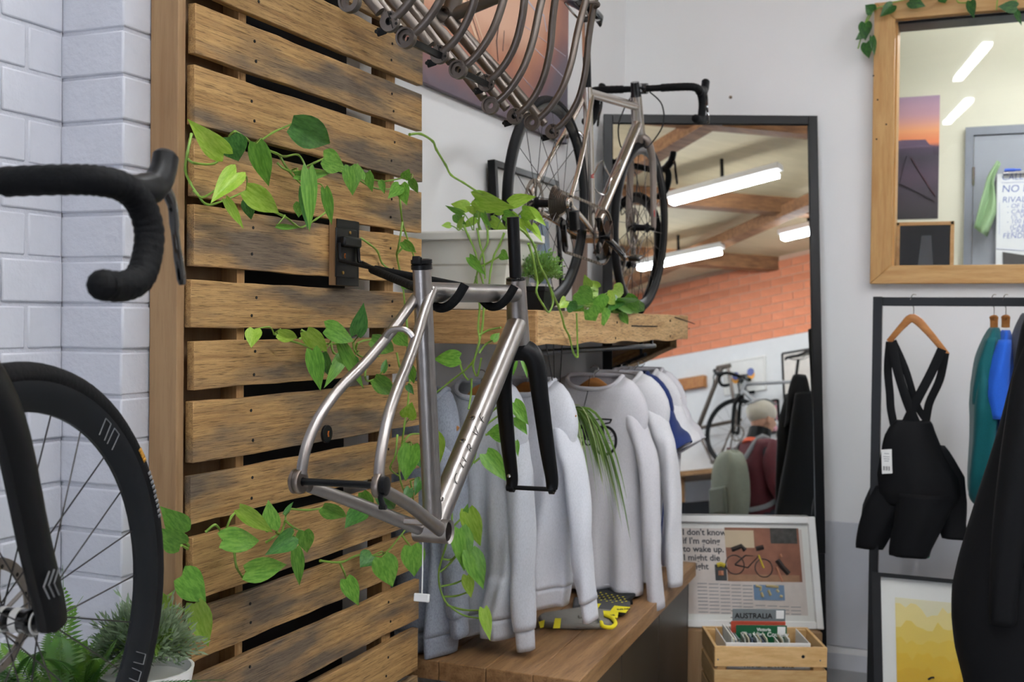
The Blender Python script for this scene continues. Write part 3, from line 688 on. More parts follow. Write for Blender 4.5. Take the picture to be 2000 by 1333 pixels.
hbv = V((GRAVEL['hb'][0], 0, GRAVEL['hb'][1])); MB().lathe(hbv+hax*.001, -hax, [(.0258, 0), (.0258, .003)], 24).build('headset_ring', M_gloss, f1, local=True)
ra = GRAVEL['ra']; fa = GRAVEL['fa']
ta = MB().tube([(ra[0], -.085, ra[1]), (ra[0], .085, ra[1])], .0060, 12).build('thru_axle', M_blackmetal, f1, local=True)
MB().lathe((ra[0], .077, ra[1]), (0, 1, 0), [(.010, 0), (.013, .002), (.013, .010), (.009, .012)], 16).build('axle_cap', M_blackmetal, ta, local=True)
MB().lathe((ra[0], -.077, ra[1]), (0, -1, 0), [(.015, 0), (.015, .008), (.008, .010)], 16).build('axle_cap', M_blackmetal, ta, local=True)
ta = MB().tube([(fa[0], -.062, fa[1]), (fa[0], .062, fa[1])], .0058, 12).build('thru_axle', M_blackmetal, f1, local=True)
MB().lathe((fa[0], .058, fa[1]), (0, 1, 0), [(.010, 0), (.010, .007), (.006, .009)], 14).build('axle_cap', M_blackmetal, ta, local=True)
dtd = V((GRAVEL['dt1'][0], 0, GRAVEL['dt1'][1])).normalized(); dtn = V((-dtd.z, 0, dtd.x))     # dtn: towards the upper side of the down tube
for k in (.225, .295):
    bo = MB().lathe(dtd*k+dtn*.0240, dtn, [(.0066, -.002), (.0066, .0045), (.0036, .0052), (.0030, .002)], 14).build('bottle_boss', M_steel, f1, local=True)
    MB().lathe(dtd*k+dtn*.0278, dtn, [(.0030, 0), (.0030, .0012)], 10).build('hole', M_hole, bo, local=True)
MB().lathe(V((-.014, -.0185, .062)), (0, -1, 0), [(.0050, 0), (.0045, .003), (.0022, .0035)], 12).build('cable_port', M_ti, f1, local=True)
# lettering along the right flank of the down tube
ang = math.radians(12); nr = V((0, -1, 0))*math.cos(ang)+dtn*math.sin(ang)*1.6; nr.normalize()
for ch, k in zip('CURVE', (.120, .166, .212, .258, .302)):
    c = dtd*k+nr*.0247
    text('letter', ch, .036, M_hole, f1, c-dtd.cross(nr)*-.0, dtd, nr.cross(dtd), align='CENTER', extrude=.0003, world=False, bold=-.0008)
# chevrons on the fork tip
for s in (-1,):
    for k in range(3):
        c = V((fa[0]-.012, s*.0585, fa[1]+.034))+V((.0065*(k-1), 0, 0)); m = MB()
        m.bar(c+V((.004, 0, -.014)), c+V((-.003, 0, 0)), .0008, .0012, (0, 1, 0)); m.bar(c+V((-.003, 0, 0)), c+V((.004, 0, .014)), .0008, .0012, (0, 1, 0))
        m.build('chevron', M_mark, f1, local=True)
for zz in (.055, .115): MB().lathe(V((fa[0]-.022-.1*(zz-.05), .052, fa[1]+zz-.028)), (-1, .1, 0), [(.0052, -.004), (.0052, .006), (.003, .007)], 8).build('fork_boss', M_steel, f1, local=True)
MB().tube([V((0, .02, -.02)), V((.005, .018, -.08)), V((.01, .018, -.125))], .0014, 6).build('cable_liner', M_white, f1, local=True)
MB().obox((.01, .018, -.130), (.004, 0, 0), (0, .016, 0), (0, 0, .008)).build('liner_tag', M_white, f1, bevel=.002, local=True)

# ---- five bare frames hung in a row above
pairs = [((691, 10), (757, 37)), ((794.6, 76.5), (859, 105)), ((895, 136), (951, 163)), ((961, 206), (1004, 228)), ((1041, 238), (1078.6, 258.5))]
names = ['first from the panel', 'second from the panel, with a black axle spacer', 'third from the panel, with a black axle spacer', 'fourth from the panel', 'furthest from the panel']
hang = empty('hanging_template', (0, 0, 0))
FWH = V((-.53, 0, .85)).normalized(); LFH = V((0, -1, 0)); UPH = FWH.cross(LFH)
hx = [-1.055, -1.06, -1.065, -1.075, -1.08]; first = None
for i, ((a, b_), nm) in enumerate(zip(pairs, names)):
    p = onX(a[0], a[1], hx[i]); q = onX(b_[0], b_[1], hx[i]); c = (p+q)/2
    O = c-(FWH*GRAVEL['ra'][0]+UPH*GRAVEL['ra'][1])
    if first is None:
        first = empty('bare_frame', None, mtx=frame_mtx(O, FWH, LFH, UPH)); bike_frame(first, GRAVEL, M_tidark, stay_r=.0092, cs_r=.0135, dt_r=.0235, st_r=.0175); r_ = first
    else:
        r_ = copy_tree(first); r_.matrix_world = frame_mtx(O, FWH, LFH, UPH)
    tag(r_, 'bare grey titanium frame hanging overhead, '+nm, 'bicycle frame', 'frames hanging overhead in a row')
    if i in (1, 2):
        MB().tube([(ra[0]-.004, -.066, ra[1]), (ra[0]-.004, .066, ra[1])], .009, 4).build('axle_spacer', M_black, r_, local=True)
    LAST_O = O
bpy.data.objects.remove(hang)
# the rail that carries them, above the picture
tp = LAST_O+FWH*.14+UPH*.503-V((0, 0, .036))
rl = MB().tube([(tp.x, 1.7, tp.z+.02), (tp.x, 3.2, tp.z)], .016, 10).build('hanging_rail', M_blackmetal)
tag(rl, 'black steel rail carrying the overhead frames', 'rail')

# ---- complete road bicycle on the shelf
DZ = -.012
ya, rl_ = .022, -.037
FW2 = V((math.sin(ya), math.cos(ya), 0)); RT2 = V((math.cos(ya), -math.sin(ya), 0)); UP2 = V((0, 0, 1))
RT2, UP2 = RT2*math.cos(rl_)+UP2*math.sin(rl_), UP2*math.cos(rl_)-RT2*math.sin(rl_)
OB2 = V((-1.303, 3.374, 1.911+DZ))+FW2*.404-UP2*.077
b2 = empty('road_bicycle', None, 'titanium road bicycle with black drop bars standing on the timber shelf', 'bicycle', mtx=frame_mtx(OB2, FW2, -RT2, UP2))
M_ti2 = plain('satin_titanium', (206, 198, 190), .26, 1, var=.05)
bike_frame(b2, ROAD, M_ti2, tt_r=.0165, dt_r=.021)
M_forkti = plain('fork_bronze', (140, 128, 120), .4, .4, var=.05)
fork(b2, ROAD, M_forkti, tipmat=M_black, w0=.019, w1=.011, sx=.85)
wm = dict(rim=M_rim, tyre=M_rubber, hub=M_blackmetal, spoke=M_spoke)
wheel(b2, ROAD['ra'], .339, .0145, .030, 24, .128, wm, rotor=1)
wheel(b2, ROAD['fa'], .339, .0145, .030, 24, .096, wm, rotor=1)
drivetrain(b2, ROAD, crankang=-22)
st = V((ROAD['st'][0], 0, ROAD['st'][1])); sd_ = st.normalized()
sp = MB().tube([st, st+sd_*.15], .0138, 16).build('seatpost', M_black, b2, local=True)
MB().tube([st+sd_*.10, st+sd_*.215], .0145, 16).build('seatpost_sleeve', M_ti2, sp, local=True)
MB().obox(st+sd_*.222, (.022, 0, 0), (0, .020, 0), (0, 0, .008)).build('seat_clamp', M_gloss, sp, bevel=.003, local=True)
saddle(b2, st+sd_*.222+V((.0, 0, .045)), M_gloss)
ht = V((ROAD['ht'][0], 0, ROAD['ht'][1])); ha = (ht-V((ROAD['hb'][0], 0, ROAD['hb'][1]))).normalized()
MB().tube([ht, ht+ha*.012, ht+ha*.055], [.022, .019, .0165], 16).build('steerer_spacer', M_gloss, b2, local=True)
bc = ht+ha*.036+V((.085, 0, .010))
sm_ = MB().tube([ht+ha*.036, bc], .0155, 14).build('stem', M_gloss, b2, local=True)
MB().lathe(bc+V((0, -.022, 0)), (0, 1, 0), [(.021, 0), (.021, .044)], 16).build('stem_clamp', M_gloss, sm_, local=True)
dropbar(b2, bc, M_tape, M_black, .43)
for s in (-1, 1):
    MB().tube(smooth_path([bc+V((.005, s*.03, -.012)), bc+V((.03, s*.075, -.06)), bc+V((.0, s*.09, -.15)), bc+V((-.06, s*.05, -.24)), V((ROAD['hb'][0]+.01, s*.02, ROAD['hb'][1]-.02))], 6), .0028, 7).build('brake_cable', M_black, b2, local=True)
dd = V((ROAD['dt1'][0], 0, ROAD['dt1'][1])).normalized(); dn = V((-dd.z, 0, dd.x))
for s in (-1, 1):
    MB().tube(smooth_path([dd*.20+dn*.024, dd*.19+dn*.045+V((0, s*.02, 0)), dd*.20+dn*.085+V((0, s*.034, 0)), dd*.28+dn*.09+V((0, s*.037, 0)), dd*.335+dn*.075+V((0, s*.037, 0)), dd*.33+dn*.045+V((0, s*.03, 0)), dd*.30+dn*.026+V((0, s*.006, 0))], 5), .0028, 7).build('bottle_cage', M_steel, b2, local=True)
MB().bar(dd*.20+dn*.023, dd*.31+dn*.023, .012, .004, (0, 1, 0)).build('bottle_cage_plate', M_steel, b2, local=True)
M_red = plain('red_decal', (190, 36, 30), .5)
text('letter', 'R', .03, M_red, b2, V((-.045, -.0172, .20)), (-.2, 0, .98), (-.98, 0, -.2), world=False)
for k, s in ((.55, -1),):
    f_ = V((ROAD['fa'][0], 0, ROAD['fa'][1])); MB().obox(f_+V((-.028, -.0615, .055)), (.004, 0, -.012), (0, .0006, 0), (.005, 0, .002)).build('fork_decal', M_red, b2, local=True)

# ---- black bicycle at the left edge, on a display plinth
hubp = at(30, 1212, 1.50); th = YAW*-1+math.radians(14.5)
FW3 = (CF*math.cos(math.radians(14.5))+CR*math.sin(math.radians(14.5))); FW3.z = 0; FW3.normalize()
RT3 = V((FW3.y, -FW3.x, 0)); UP3 = V((0, 0, 1))
G3 = dict(ROAD); G3['fa'] = (.600, .075)
OB3 = hubp-FW3*G3['fa'][0]-UP3*G3['fa'][1]
b3 = empty('black_bicycle', None, 'black drop-bar bicycle with deep black front wheel, cut by the photo\'s left edge', 'bicycle', mtx=frame_mtx(OB3, FW3, -RT3, UP3))
bike_frame(b3, G3, M_black, tt_r=.018, dt_r=.024)
fork(b3, G3, M_black, fw=.056, w0=.036, w1=.030, sx=.62)
wm3 = dict(rim=plain('deep_rim_carbon', (21, 24, 28), .40, 0, spec=.25, var=.06), tyre=M_rubber, hub=M_gloss, spoke=M_spoke)
wheel(b3, G3['fa'], .345, .0165, .046, 24, .1, wm3, rotor=1, hub_r=.016)
wheel(b3, G3['ra'], .345, .0165, .046, 20, .13, wm3, rotor=0)
drivetrain(b3, G3, pedal=True)
fz = V((G3['fa'][0], 0, G3['fa'][1]))
for k in range(3):
    c = fz+V((-.040+.010*k, -.0775, .060)); m = MB()
    m.bar(c+V((.006, 0, -.018)), c+V((-.005, 0, 0)), .0008, .0022, (0, 1, 0)); m.bar(c+V((-.005, 0, 0)), c+V((.006, 0, .018)), .0008, .0022, (0, 1, 0)); m.build('chevron', M_mark, b3, local=True)
for k in range(3): MB().lathe(fz+V((0, -.035+.024*k, 0)), (0, 1, 0), [(.0165, 0), (.0168, .002), (.0168, .009), (.0165, .011)], 20).build('hub_band', M_white, b3, local=True)
M_gold = plain('gold_decal', (196, 140, 40), .5)
for a0, a1, mt, nm in ((33, 37.5, M_gold, 'tyre_label'), (15, 30, M_mark, 'tyre_lettering')):
    m = MB(); n = 10 if mt is M_mark else 4
    for k in range(n):
        a = math.radians(a0+(a1-a0)*k/n); b_ = math.radians(a0+(a1-a0)*(k+(.62 if mt is M_mark else 1))/n)
        r1, r2 = .327, .334
        m.add([(fz.x+r*math.cos(x), -.0168, fz.z+r*math.sin(x)) for x, r in ((a, r1), (b_, r1), (b_, r2), (a, r2))], [(0, 1, 2, 3)])
    o = m.build(nm, mt, b3, local=True); sm2 = o.modifiers.new('t', 'SOLIDIFY'); sm2.thickness = .001
for a0 in (52, 47, -27, -32):
    m = MB(); pts = [fz+V((r*math.cos(math.radians(a)), -.0150, r*math.sin(math.radians(a)))) for a, r in ((a0, .283), (a0+.3, .311), (a0+3.2, .311), (a0+3.2, .283))]
    for i in range(3): m.bar(pts[i], pts[i+1], .0008, .0013, (0, 1, 0))
    m.build('rim_outline', M_mark, b3, local=True)
s3 = V((G3['st'][0], 0, G3['st'][1])); d3 = s3.normalized()
MB().tube([s3, s3+d3*.21], .0138, 14).build('seatpost', M_black, b3, local=True); saddle(b3, s3+d3*.215+V((0, 0, .03)), M_gloss)
bar3 = at(-248, 362, 1.40)
R3 = frame_mtx(OB3, FW3, -RT3, UP3).inverted()
bar3 = R3 @ bar3; bar3.y = 0
h3 = V((G3['ht'][0], 0, G3['ht'][1]))
MB().tube([h3, V((h3.x-.01, 0, bar3.z))], .017, 14).build('steerer_spacer', M_gloss, b3, local=True); MB().tube([V((h3.x-.01, 0, bar3.z)), bar3], .0165, 14).build('stem', M_gloss, b3, local=True)
dropbar(b3, bar3, M_tape, M_black, .42, flare=.015, r=.0185)
pz = hubp.z-.345
pl = MB().box(-1.66, -.98, -.35, 1.685, pz-.06, pz).build('display_plinth', plain('plinth_white', (224, 224, 222), .5))
m = MB()
for y in (-.3, 1.5):
    for x in (-1.62, -1.03): m.box(x, x+.04, y, y+.04, 0, pz-.06)
m.build('leg', M_black, pl); tag(pl, 'white display plinth under the black bicycle', 'plinth')

# ================================================================== TIMBER SLAT PANEL
pan = empty('slat_panel', (XP, 2.3, 0), 'tall wall panel of reclaimed timber slats on the left wall', 'slat panel')
YL, YR = onX(376, 600, XP).y, onX(824, 400, XP).y
yb = YL-.012
MB().box(XS+.002, XP-.010, yb-.022, yb, 0.02, 3.3).build('side_board', M_ply, pan, bevel=.002)
y_s0, y_s1 = onX(461, 600, XP-.02).y, onX(476, 600, XP-.02).y
MB().box(XS+.003, XP-.058, yb, y_s0+.01, 0.02, 3.3).build('backing_board', M_ply, pan)
MB().box(XP-.064, XP-.018, y_s0, y_s1, 0.02, 3.3).build('stud', M_stud, pan, bevel=.001)
y_t0, y_t1 = onX(752, 300, XP-.02).y, onX(769, 300, XP-.02).y
MB().box(XP-.064, XP-.018, y_t0, y_t1, 0.02, 3.3).build('stud', M_stud, pan, bevel=.001)
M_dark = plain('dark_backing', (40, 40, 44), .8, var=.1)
MB().box(XW+.002, XW+.014, y_s1+.01, y_t0-.005, .02, 3.3).build('dark_lining', M_dark, pan)  # charcoal sheet painting the deep shade on the wall behind the gaps
def zl(px, py): return onX(px, py, XP).z
rows = [(zl(750, 39)+.115, zl(750, 39)), (zl(750, 57), zl(829, 170)), (zl(829, 187), zl(372, 100)), (zl(376, 125), zl(376, 241)), (zl(376, 270), zl(376, 383)), (zl(376, 398), zl(376, 520)),
        (zl(376, 547), zl(376, 642)), (zl(376, 667), zl(376, 762)), (zl(376, 787), zl(376, 907)), (zl(376, 932), zl(376, 1025)), (zl(376, 1052), zl(376, 1176)), (zl(376, 1196), zl(376, 1294)), (zl(818, 1131), zl(817, 1209)), (zl(817, 1226), zl(817, 1226)-.118)]
rnd = random.Random(5)
z_top = rows[0][0]+.016
for k in range(3): rows.insert(0, (z_top+.12, z_top)); z_top += .138
z_b = rows[-1][1]-.016
while z_b > .2: rows.append((z_b, z_b-.115)); z_b -= .132
nail_me = MB().lathe((0, 0, 0), (1, 0, 0), [(.0034, 0), (.0034, .0012)], 8).mesh('nail_hole')
for i, (zt, zb_) in enumerate(rows):
    y0 = YL+rnd.uniform(-.008, .006); y1 = YR+rnd.uniform(-.006, .006); th = .018+rnd.uniform(-.002, .003)
    m = MB(); n = 14; ed = [rnd.uniform(-.0016, .0016) for _ in range(2*(n+1))]
    vs = []
    for j in range(n+1):
        y = y0+(y1-y0)*j/n
        vs += [(XP-th, y, zb_+ed[2*j]), (XP+rnd.uniform(-.0008, .0008), y, zb_+ed[2*j]), (XP+rnd.uniform(-.0008, .0008), y, zt+ed[2*j+1]), (XP-th, y, zt+ed[2*j+1])]
    fs = [(0, 1, 2, 3), tuple(4*n+k for k in (3, 2, 1, 0))]
    for j in range(n): fs += [(4*j+k, 4*j+4+k, 4*j+4+(k+1) % 4, 4*j+(k+1) % 4) for k in range(4)]
    o = m.add(vs, fs).build('plank', M_plank, pan, bevel=.0015)
    if zt > .6:
        for yy in ((y_t0+y_t1)/2-.02, (y_s0+y_s1)/2+.02):
            for zz in (.28, .72):
                nl = link('nail_hole', nail_me, M_hole, o); nl.location = (.0006, yy+rnd.uniform(-.012, .012)-2.3, zb_+(zt-zb_)*zz+rnd.uniform(-.006, .006))
# round black plaque with chevrons
pq = onX(637, 848, XP+.001); pl_ = empty('round_plaque', tuple(pq), 'small round black plaque with orange chevrons fixed to the slats', 'plaque')
MB().lathe(pq, (1, 0, 0), [(.0215, -.001), (.0215, .004), (.0205, .005)], 32).build('disc', M_black, pl_)
M_orange = plain('orange_mark', (190, 104, 40), .5)
def chev(parent, c, xd, zd, s, n=2, name='chevron'):
    for k in range(n):
        o = c+xd*(s*.55*(k-.5)); m = MB(); m.bar(o+xd*s*.35+zd*s, o, .0008, s*.22, xd.cross(zd)); m.bar(o, o+xd*s*.35-zd*s, .0008, s*.22, xd.cross(zd)); m.build(name, M_orange, parent)
chev(pl_, pq+V((.0055, 0, 0)), V((0, 1, 0)), V((0, 0, 1)), .007)

# ---- wall hook carrying the frame
hk = empty('wall_hook', tuple(onX(670, 500, XP)), 'black steel bike hook on a black plywood block screwed to the slats', 'wall hook')
ZA, ZBm = onX(700, 434, XP+.022).z, onX(700, 560, XP+.022).z
YA, YBm = onX(636, 500, XP+.0).y+.012, onX(700, 500, XP+.022).y
MB().box(XP+.0015, XP+.021, YA, YBm, ZBm, ZA).build('mounting_block', M_ply, hk, bevel=.001)
MB().box(XP+.021, XP+.0235, YA, YBm, ZBm, ZA).build('block_face', M_black, hk)
XF = XP+.0235
hy0, hy1 = onX(652, 500, XF).y, onX(694, 500, XF).y; hz1, hz0 = onX(675, 447, XF).z, onX(675, 543, XF).z
MB().box(XF, XF+.004, hy0+.004, hy1, hz0, hz1).build('base_plate', M_blackmetal, hk, bevel=.003)
zc1, zc0 = onX(680, 462, XF+.02).z, onX(680, 482, XF+.02).z
MB().box(XF+.002, XF+.022, hy0+.014, hy1-.004, zc0, zc1).build('clamp', M_blackmetal, hk, bevel=.005)
M_brass = plain('brass_screw', (176, 140, 80), .35, 1)
for px, py in ((684, 455), (670, 533)):
    p = onX(px, py, XF+.005); MB().lathe(p, (1, 0, 0), [(.0042, -.001), (.0042, .001), (.003, .002)], 12).build('screw', M_brass, hk)
p = onX(672, 500, XF+.0045); MB().lathe(p, (1, 0, 0), [(.015, 0), (.015, .001)], 24).build('badge', M_black, hk); chev(hk, p+V((.0015, 0, 0)), V((0, 1, 0)), V((0, 0, 1)), .006)
zu = onX(668, 475, XF+.012).z; zd_ = onX(664, 512, XF+.02).z
def tt_pt(t, off=0.0):                         # a point under the top tube of the hung frame
    a = V((GRAVEL['tt0'][0], 0, GRAVEL['tt0'][1])); c = V((GRAVEL['tt1'][0], 0, GRAVEL['tt1'][1])); q = a.lerp(c, t)
    return O1+FW1*q.x+UP1*q.z
for (ys, t, nm) in ((hy0+.006, .74, 'right'), (hy1-.004, .17, 'left')):
    q = tt_pt(t); under = q-UP1*.028
    side = V((XF+.010, ys, zd_))
    wallend = q-RT1*.055+UP1*.012
    path = smooth_path([V((XF+.010, ys, zu)), V((XF+.011, ys, (zu+zd_)/2)), V((XF+.014, ys, zd_+.006)), V((XF+.03, ys, zd_)), side.lerp(wallend, .5), wallend-RT1*.012], 5)
    MB().tube(path, .0048, 10).build('arm_rod', M_blackmetal, hk)
    st_ = side.lerp(wallend, .28)
    path = smooth_path([st_, wallend-RT1*.006, wallend+RT1*.012-UP1*.010, under-RT1*.012, under+RT1*.012-UP1*.001, q+RT1*.032-UP1*.012, q+RT1*.048+UP1*.016], 5)
    MB().tube(path, .0095, 12).build('padded_hook', M_tape, hk)

# ================================================================== SHELF
SX, SY0, SY1, SZ, STH = -1.145, 2.88, 4.58, 1.552, .098
shf = empty('timber_shelf', (SX, SY0, SZ-STH), 'thick reclaimed timber shelf carrying the road bicycle and plants', 'shelf')
m = MB(); n = 22; vs = []
for j in range(n+1):
    y = SY0+.012+(SY1-SY0-.012)*j/n; w = .004*math.sin(j*1.3)+rnd.uniform(-.002, .002)
    vs += [(SX-.035, y, SZ-STH+w+.002), (SX+rnd.uniform(-.001, .001), y, SZ-STH+w), (SX+rnd.uniform(-.001, .001), y, SZ+rnd.uniform(-.0015, .0015)), (SX-.035, y, SZ)]
fs = [(0, 1, 2, 3), tuple(4*n+k for k in (3, 2, 1, 0))]
for j in range(n): fs += [(4*j+k, 4*j+4+k, 4*j+4+(k+1) % 4, 4*j+(k+1) % 4) for k in range(4)]
fb = m.add(vs, fs).build('front_beam', M_shelf, shf, bevel=.002)
MB().box(XW+.001, SX-.002, SY0, SY0+.030, SZ-STH+.001, SZ-.001).build('end_beam', M_shelfend, shf, bevel=.002)
for k in range(3):
    x0 = XW+.001+k*.139; MB().box(x0, x0+.137, SY0+.031, SY1, SZ-.03, SZ-.002).build('plank', M_bench, shf, bevel=.001)
for px, py in ((1205, 630), (1202, 661), (1309, 627), (1309, 657)):
    p = onX(px, py, SX+.001); MB().lathe(p, (1, 0, 0), [(.0045, 0), (.0045, .0015)], 8).build('nail_hole', M_hole, fb)
m = MB().bar(onX(1234, 637, SX+.001), onX(1284, 638, SX+.001), .002, .004).build('crack', M_hole, fb)
m = MB().bar(onX(1318, 620, SX+.001), onX(1357, 633, SX+.001), .002, .003).build('crack', M_hole, fb)
MB().box(XW+.001, XW+.03, SY0+.05, SY1-.05, SZ-STH-.0, SZ-.031).build('wall_batten', M_stud, shf)

# ================================================================== BENCH
BX, BY0, BY1, BZ = -1.068, 2.83, 4.44, .56
bn = empty('timber_bench', (BX, BY0, 0), 'long bench with timber plank top and dark steel front', 'bench')
def bfx(y): return -.990+(y-2.824)*(-.0741/1.629)      # the bench front runs slightly out of parallel
bw = [0, .135, .275, .420, .63]
for k in range(4):
    x1 = -bw[k]; x0 = -bw[k+1]+.0015; e_ = BY1-rnd.uniform(0, .004)
    pz_ = BZ-rnd.uniform(0, .001)
    MB().prism([(max(bfx(BY0)+x0, XW+.001), BY0, BZ-.055), (bfx(BY0)+x1, BY0, BZ-.055), (bfx(e_)+x1, e_, BZ-.055), (max(bfx(e_)+x0, XW+.001), e_, BZ-.055)], (0, 0, pz_-BZ+.055)).build('plank', M_bench, bn, bevel=.0025)
M_steelp = plain('dark_steel_panel', (74, 72, 70), .38, .75, var=.18, scale=4, sc=(1, 1, .3))
yy = [BY0+.02, 3.36, 3.88, 4.39]
for k in range(3):
    a_, c_ = yy[k]+.002, yy[k+1]-.002
    MB().prism([(bfx(a_)-.045, a_, .02), (bfx(a_)-.022, a_, .02), (bfx(c_)-.022, c_, .02), (bfx(c_)-.045, c_, .02)], (0, 0, BZ-.080)).build('front_panel', M_steelp, bn, bevel=.002)
MB().box(XW+.01, bfx(4.39)-.022, 4.390, 4.405, .02, BZ-.060).build('end_panel', M_steelp, bn, bevel=.002)
MB().prism([(bfx(BY0)-.05, BY0, BZ-.0598), (bfx(BY0)-.018, BY0, BZ-.0598), (bfx(BY1)-.018, BY1-.03, BZ-.0598), (bfx(BY1)-.05, BY1-.03, BZ-.0598)], (0, 0, .0045)).build('edge_strip', plain('pale_edge', (170, 150, 120), .5), bn)
MB().box(XW+.01, BX-.046, BY0+.02, 4.385, .021, .06).build('bottom_board', M_black, bn)

# ================================================================== PICTURES ON THE LEFT WALL
# big space print
XA = XW+.022
a0 = onX(1110, 100, XA).y; za = onX(1105, 281, XA).z; yA0 = 2.84
can = empty('space_print', (XA, a0, za), 'large dark orange starry print on the wall behind the hanging frames', 'picture')
m_, nt, b_ = base('space_art')
t1 = noise(nt, 2.3, 5, .6, sc=(1, 1, .6)); t2 = noise(nt, 9, 6, .7)
tc = N(nt, 'ShaderNodeTexCoord'); sp_ = N(nt, 'ShaderNodeSeparateXYZ'); nt.links.new(tc.outputs['Object'], sp_.inputs[0])
gz = N(nt, 'ShaderNodeMapRange'); gz.inputs[1].default_value = 0.0; gz.inputs[2].default_value = .45; nt.links.new(sp_.outputs[2], gz.inputs[0])
ad = N(nt, 'ShaderNodeMath', operation='MULTIPLY_ADD'); ad.inputs[1].default_value = .55; nt.links.new(t1.outputs[0], ad.inputs[0]); nt.links.new(gz.outputs[0], ad.inputs[2])
gy = N(nt, 'ShaderNodeMapRange'); gy.inputs[1].default_value = -.45; gy.inputs[2].default_value = 0; gy.inputs[3].default_value = .0; gy.inputs[4].default_value = -.75; nt.links.new(sp_.outputs[1], gy.inputs[0])
ad2 = N(nt, 'ShaderNodeMath', operation='ADD'); nt.links.new(ad.outputs[0], ad2.inputs[0]); nt.links.new(gy.outputs[0], ad2.inputs[1])
c_ = ramp(nt, ad2.outputs[0], [(.0, lin((92, 86, 98))), (.30, lin((108, 94, 104))), (.48, lin((140, 98, 94))), (.72, lin((188, 128, 100))), (.98, lin((224, 178, 150)))]).outputs[0]
sp2 = ramp(nt, t2.outputs[0], [(.66, (0, 0, 0, 1)), (.76, (1, 1, 1, 1))]).outputs[0]
mu_ = N(nt, 'ShaderNodeMath', operation='MULTIPLY'); mu_.inputs[1].default_value = .5; nt.links.new(sp2, mu_.inputs[0])
c_ = mixc(nt, mu_.outputs[0], c_, lin((236, 206, 190))); nt.links.new(c_, b_.inputs['Base Color']); b_.inputs['Roughness'].default_value = .55
MB().box(XW+.001, XA, yA0, a0, za, za+1.0).build('canvas', m_, can, bevel=.002)
M_trk = plain('pale_tower', (226, 190, 160), .6); M_trd = plain('print_streak', (196, 190, 204), .6); M_dkl = plain('print_rope', (70, 52, 56), .6)
def art(pts, w, mat, name):
    for a, c in zip(pts, pts[1:]):
        MB().bar(onX(*a, XA+.0008), onX(*c, XA+.0008), w, .0008, (1, 0, 0)).build(name, mat, can)
art([(905, 0), (932, 78)], .016, M_trk, 'tower'); art([(918, 0), (946, 86)], .010, M_trk, 'tower')
art([(912, 0), (938, 82)], .003, M_dkl, 'rope'); art([(975, 40), (970, 80), (973, 120)], .006, M_dkl, 'drip'); art([(985, 60), (982, 100)], .004, M_dkl, 'drip')
art([(1030, 0), (1045, 20), (1062, 30), (1068, 62)], .008, M_trd, 'streak'); art([(1040, 90), (1100, 150)], .003, M_trd, 'streak'); art([(1010, 40), (1105, 110)], .002, M_trd, 'streak'); art([(1020, 150), (1060, 195)], .002, M_trd, 'streak')
# black framed picture leaning on the wall at the back of the shelf
pA, pB_ = onX(968, 312, XW+.045), onX(1108, 356, XW+.03)
lf = empty('framed_picture', (XW+.06, pA.y, SZ), 'black framed picture with white mount leaning behind the planter on the shelf', 'picture')
y0, y1, zt = pA.y, pA.y+.62, pA.z
tilt = V((-.035, 0, zt-SZ)); up_ = tilt.normalized(); nx = V((up_.z, 0, -up_.x))
pc = lambda y, t: V((XW+.062, y, SZ+.001))+up_*t
H = tilt.length
for a, c, w in (((y0+.012, 0), (y0+.012, H), .024), ((y1-.012, 0), (y1-.012, H), .024), ((y0, H-.012), (y1, H-.012), .024), ((y0, .012), (y1, .012), .024)):
    MB().bar(pc(*a), pc(*c), .024, .028, nx).build('frame_rail', M_black, lf, bevel=.002)
MB().obox(pc((y0+y1)/2, H/2), (0, (y1-y0)/2-.02, 0), up_*(H/2-.02), nx*.003).build('mount', M_white, lf)
M_bluep = plain('blue_grey_print', (150, 170, 190), .5, var=.35, scale=7)
MB().obox(pc((y0+y1)/2, H/2-.03)+nx*.004, (0, (y1-y0)/2-.11, 0), up_*(H/2-.14), nx*.0006).build('print', M_bluep, lf)
MB().obox(pc((y0+y1)/2, H/2)+nx*.008, (0, (y1-y0)/2-.02, 0), up_*(H/2-.02), nx*.001).build('pane', M_glass, lf)
# tan board standing behind the bicycle in the corner
g0, g1 = onX(1128, 430, XW+.03), onX(1182, 430, XW+.03)
o = MB().box(XW+.002, XW+.02, g0.y+.02, min(g1.y, 4.56), SZ+.0005, g0.z).build('tan_board', plain('tan_board', (150, 128, 116), .7, var=.05), bevel=.002); tag(o, 'plain tan board leaning on the wall behind the bicycle', 'board')

# ================================================================== CLIMBING PLANTS
def leaf_mesh(name, fold, curl, twist=0.0):
    ts = [0, .06, .16, .30, .46, .62, .78, .91, 1.0]; ws = [.27, .41, .49, .50, .44, .33, .19, .075, .0]
    vs = []; fs = []
    for i, (t, w) in enumerate(zip(ts, ws)):
        back = -.10 if i == 0 else (-.04 if i == 1 else 0)
        z = -curl*t*t
        for k, f in enumerate((-1, -.55, 0, .55, 1)):
            y = w*f; x = t+back*abs(f)**.7
            vs.append((x, y, z+fold*abs(y)*(1-.3*abs(f))+twist*y*t-.10*curl*(y*y)*3))
    for i in range(len(ts)-1):
        for k in range(4): fs.append((5*i+k, 5*i+k+1, 5*i+6+k, 5*i+5+k))
    m = MB().add(vs, fs).mesh(name, angle=80); return m
LEAF = [leaf_mesh('leaf', .16, .05), leaf_mesh('leaf', .26, .14, .1), leaf_mesh('leaf', .12, .20, -.12), leaf_mesh('leaf', .42, .12, .15)]
LM = {'n': M_leaf, 'l': M_leafl, 'd': M_leafd, 'w': M_leafw}
lr = random.Random(11)
LEAFS = {}
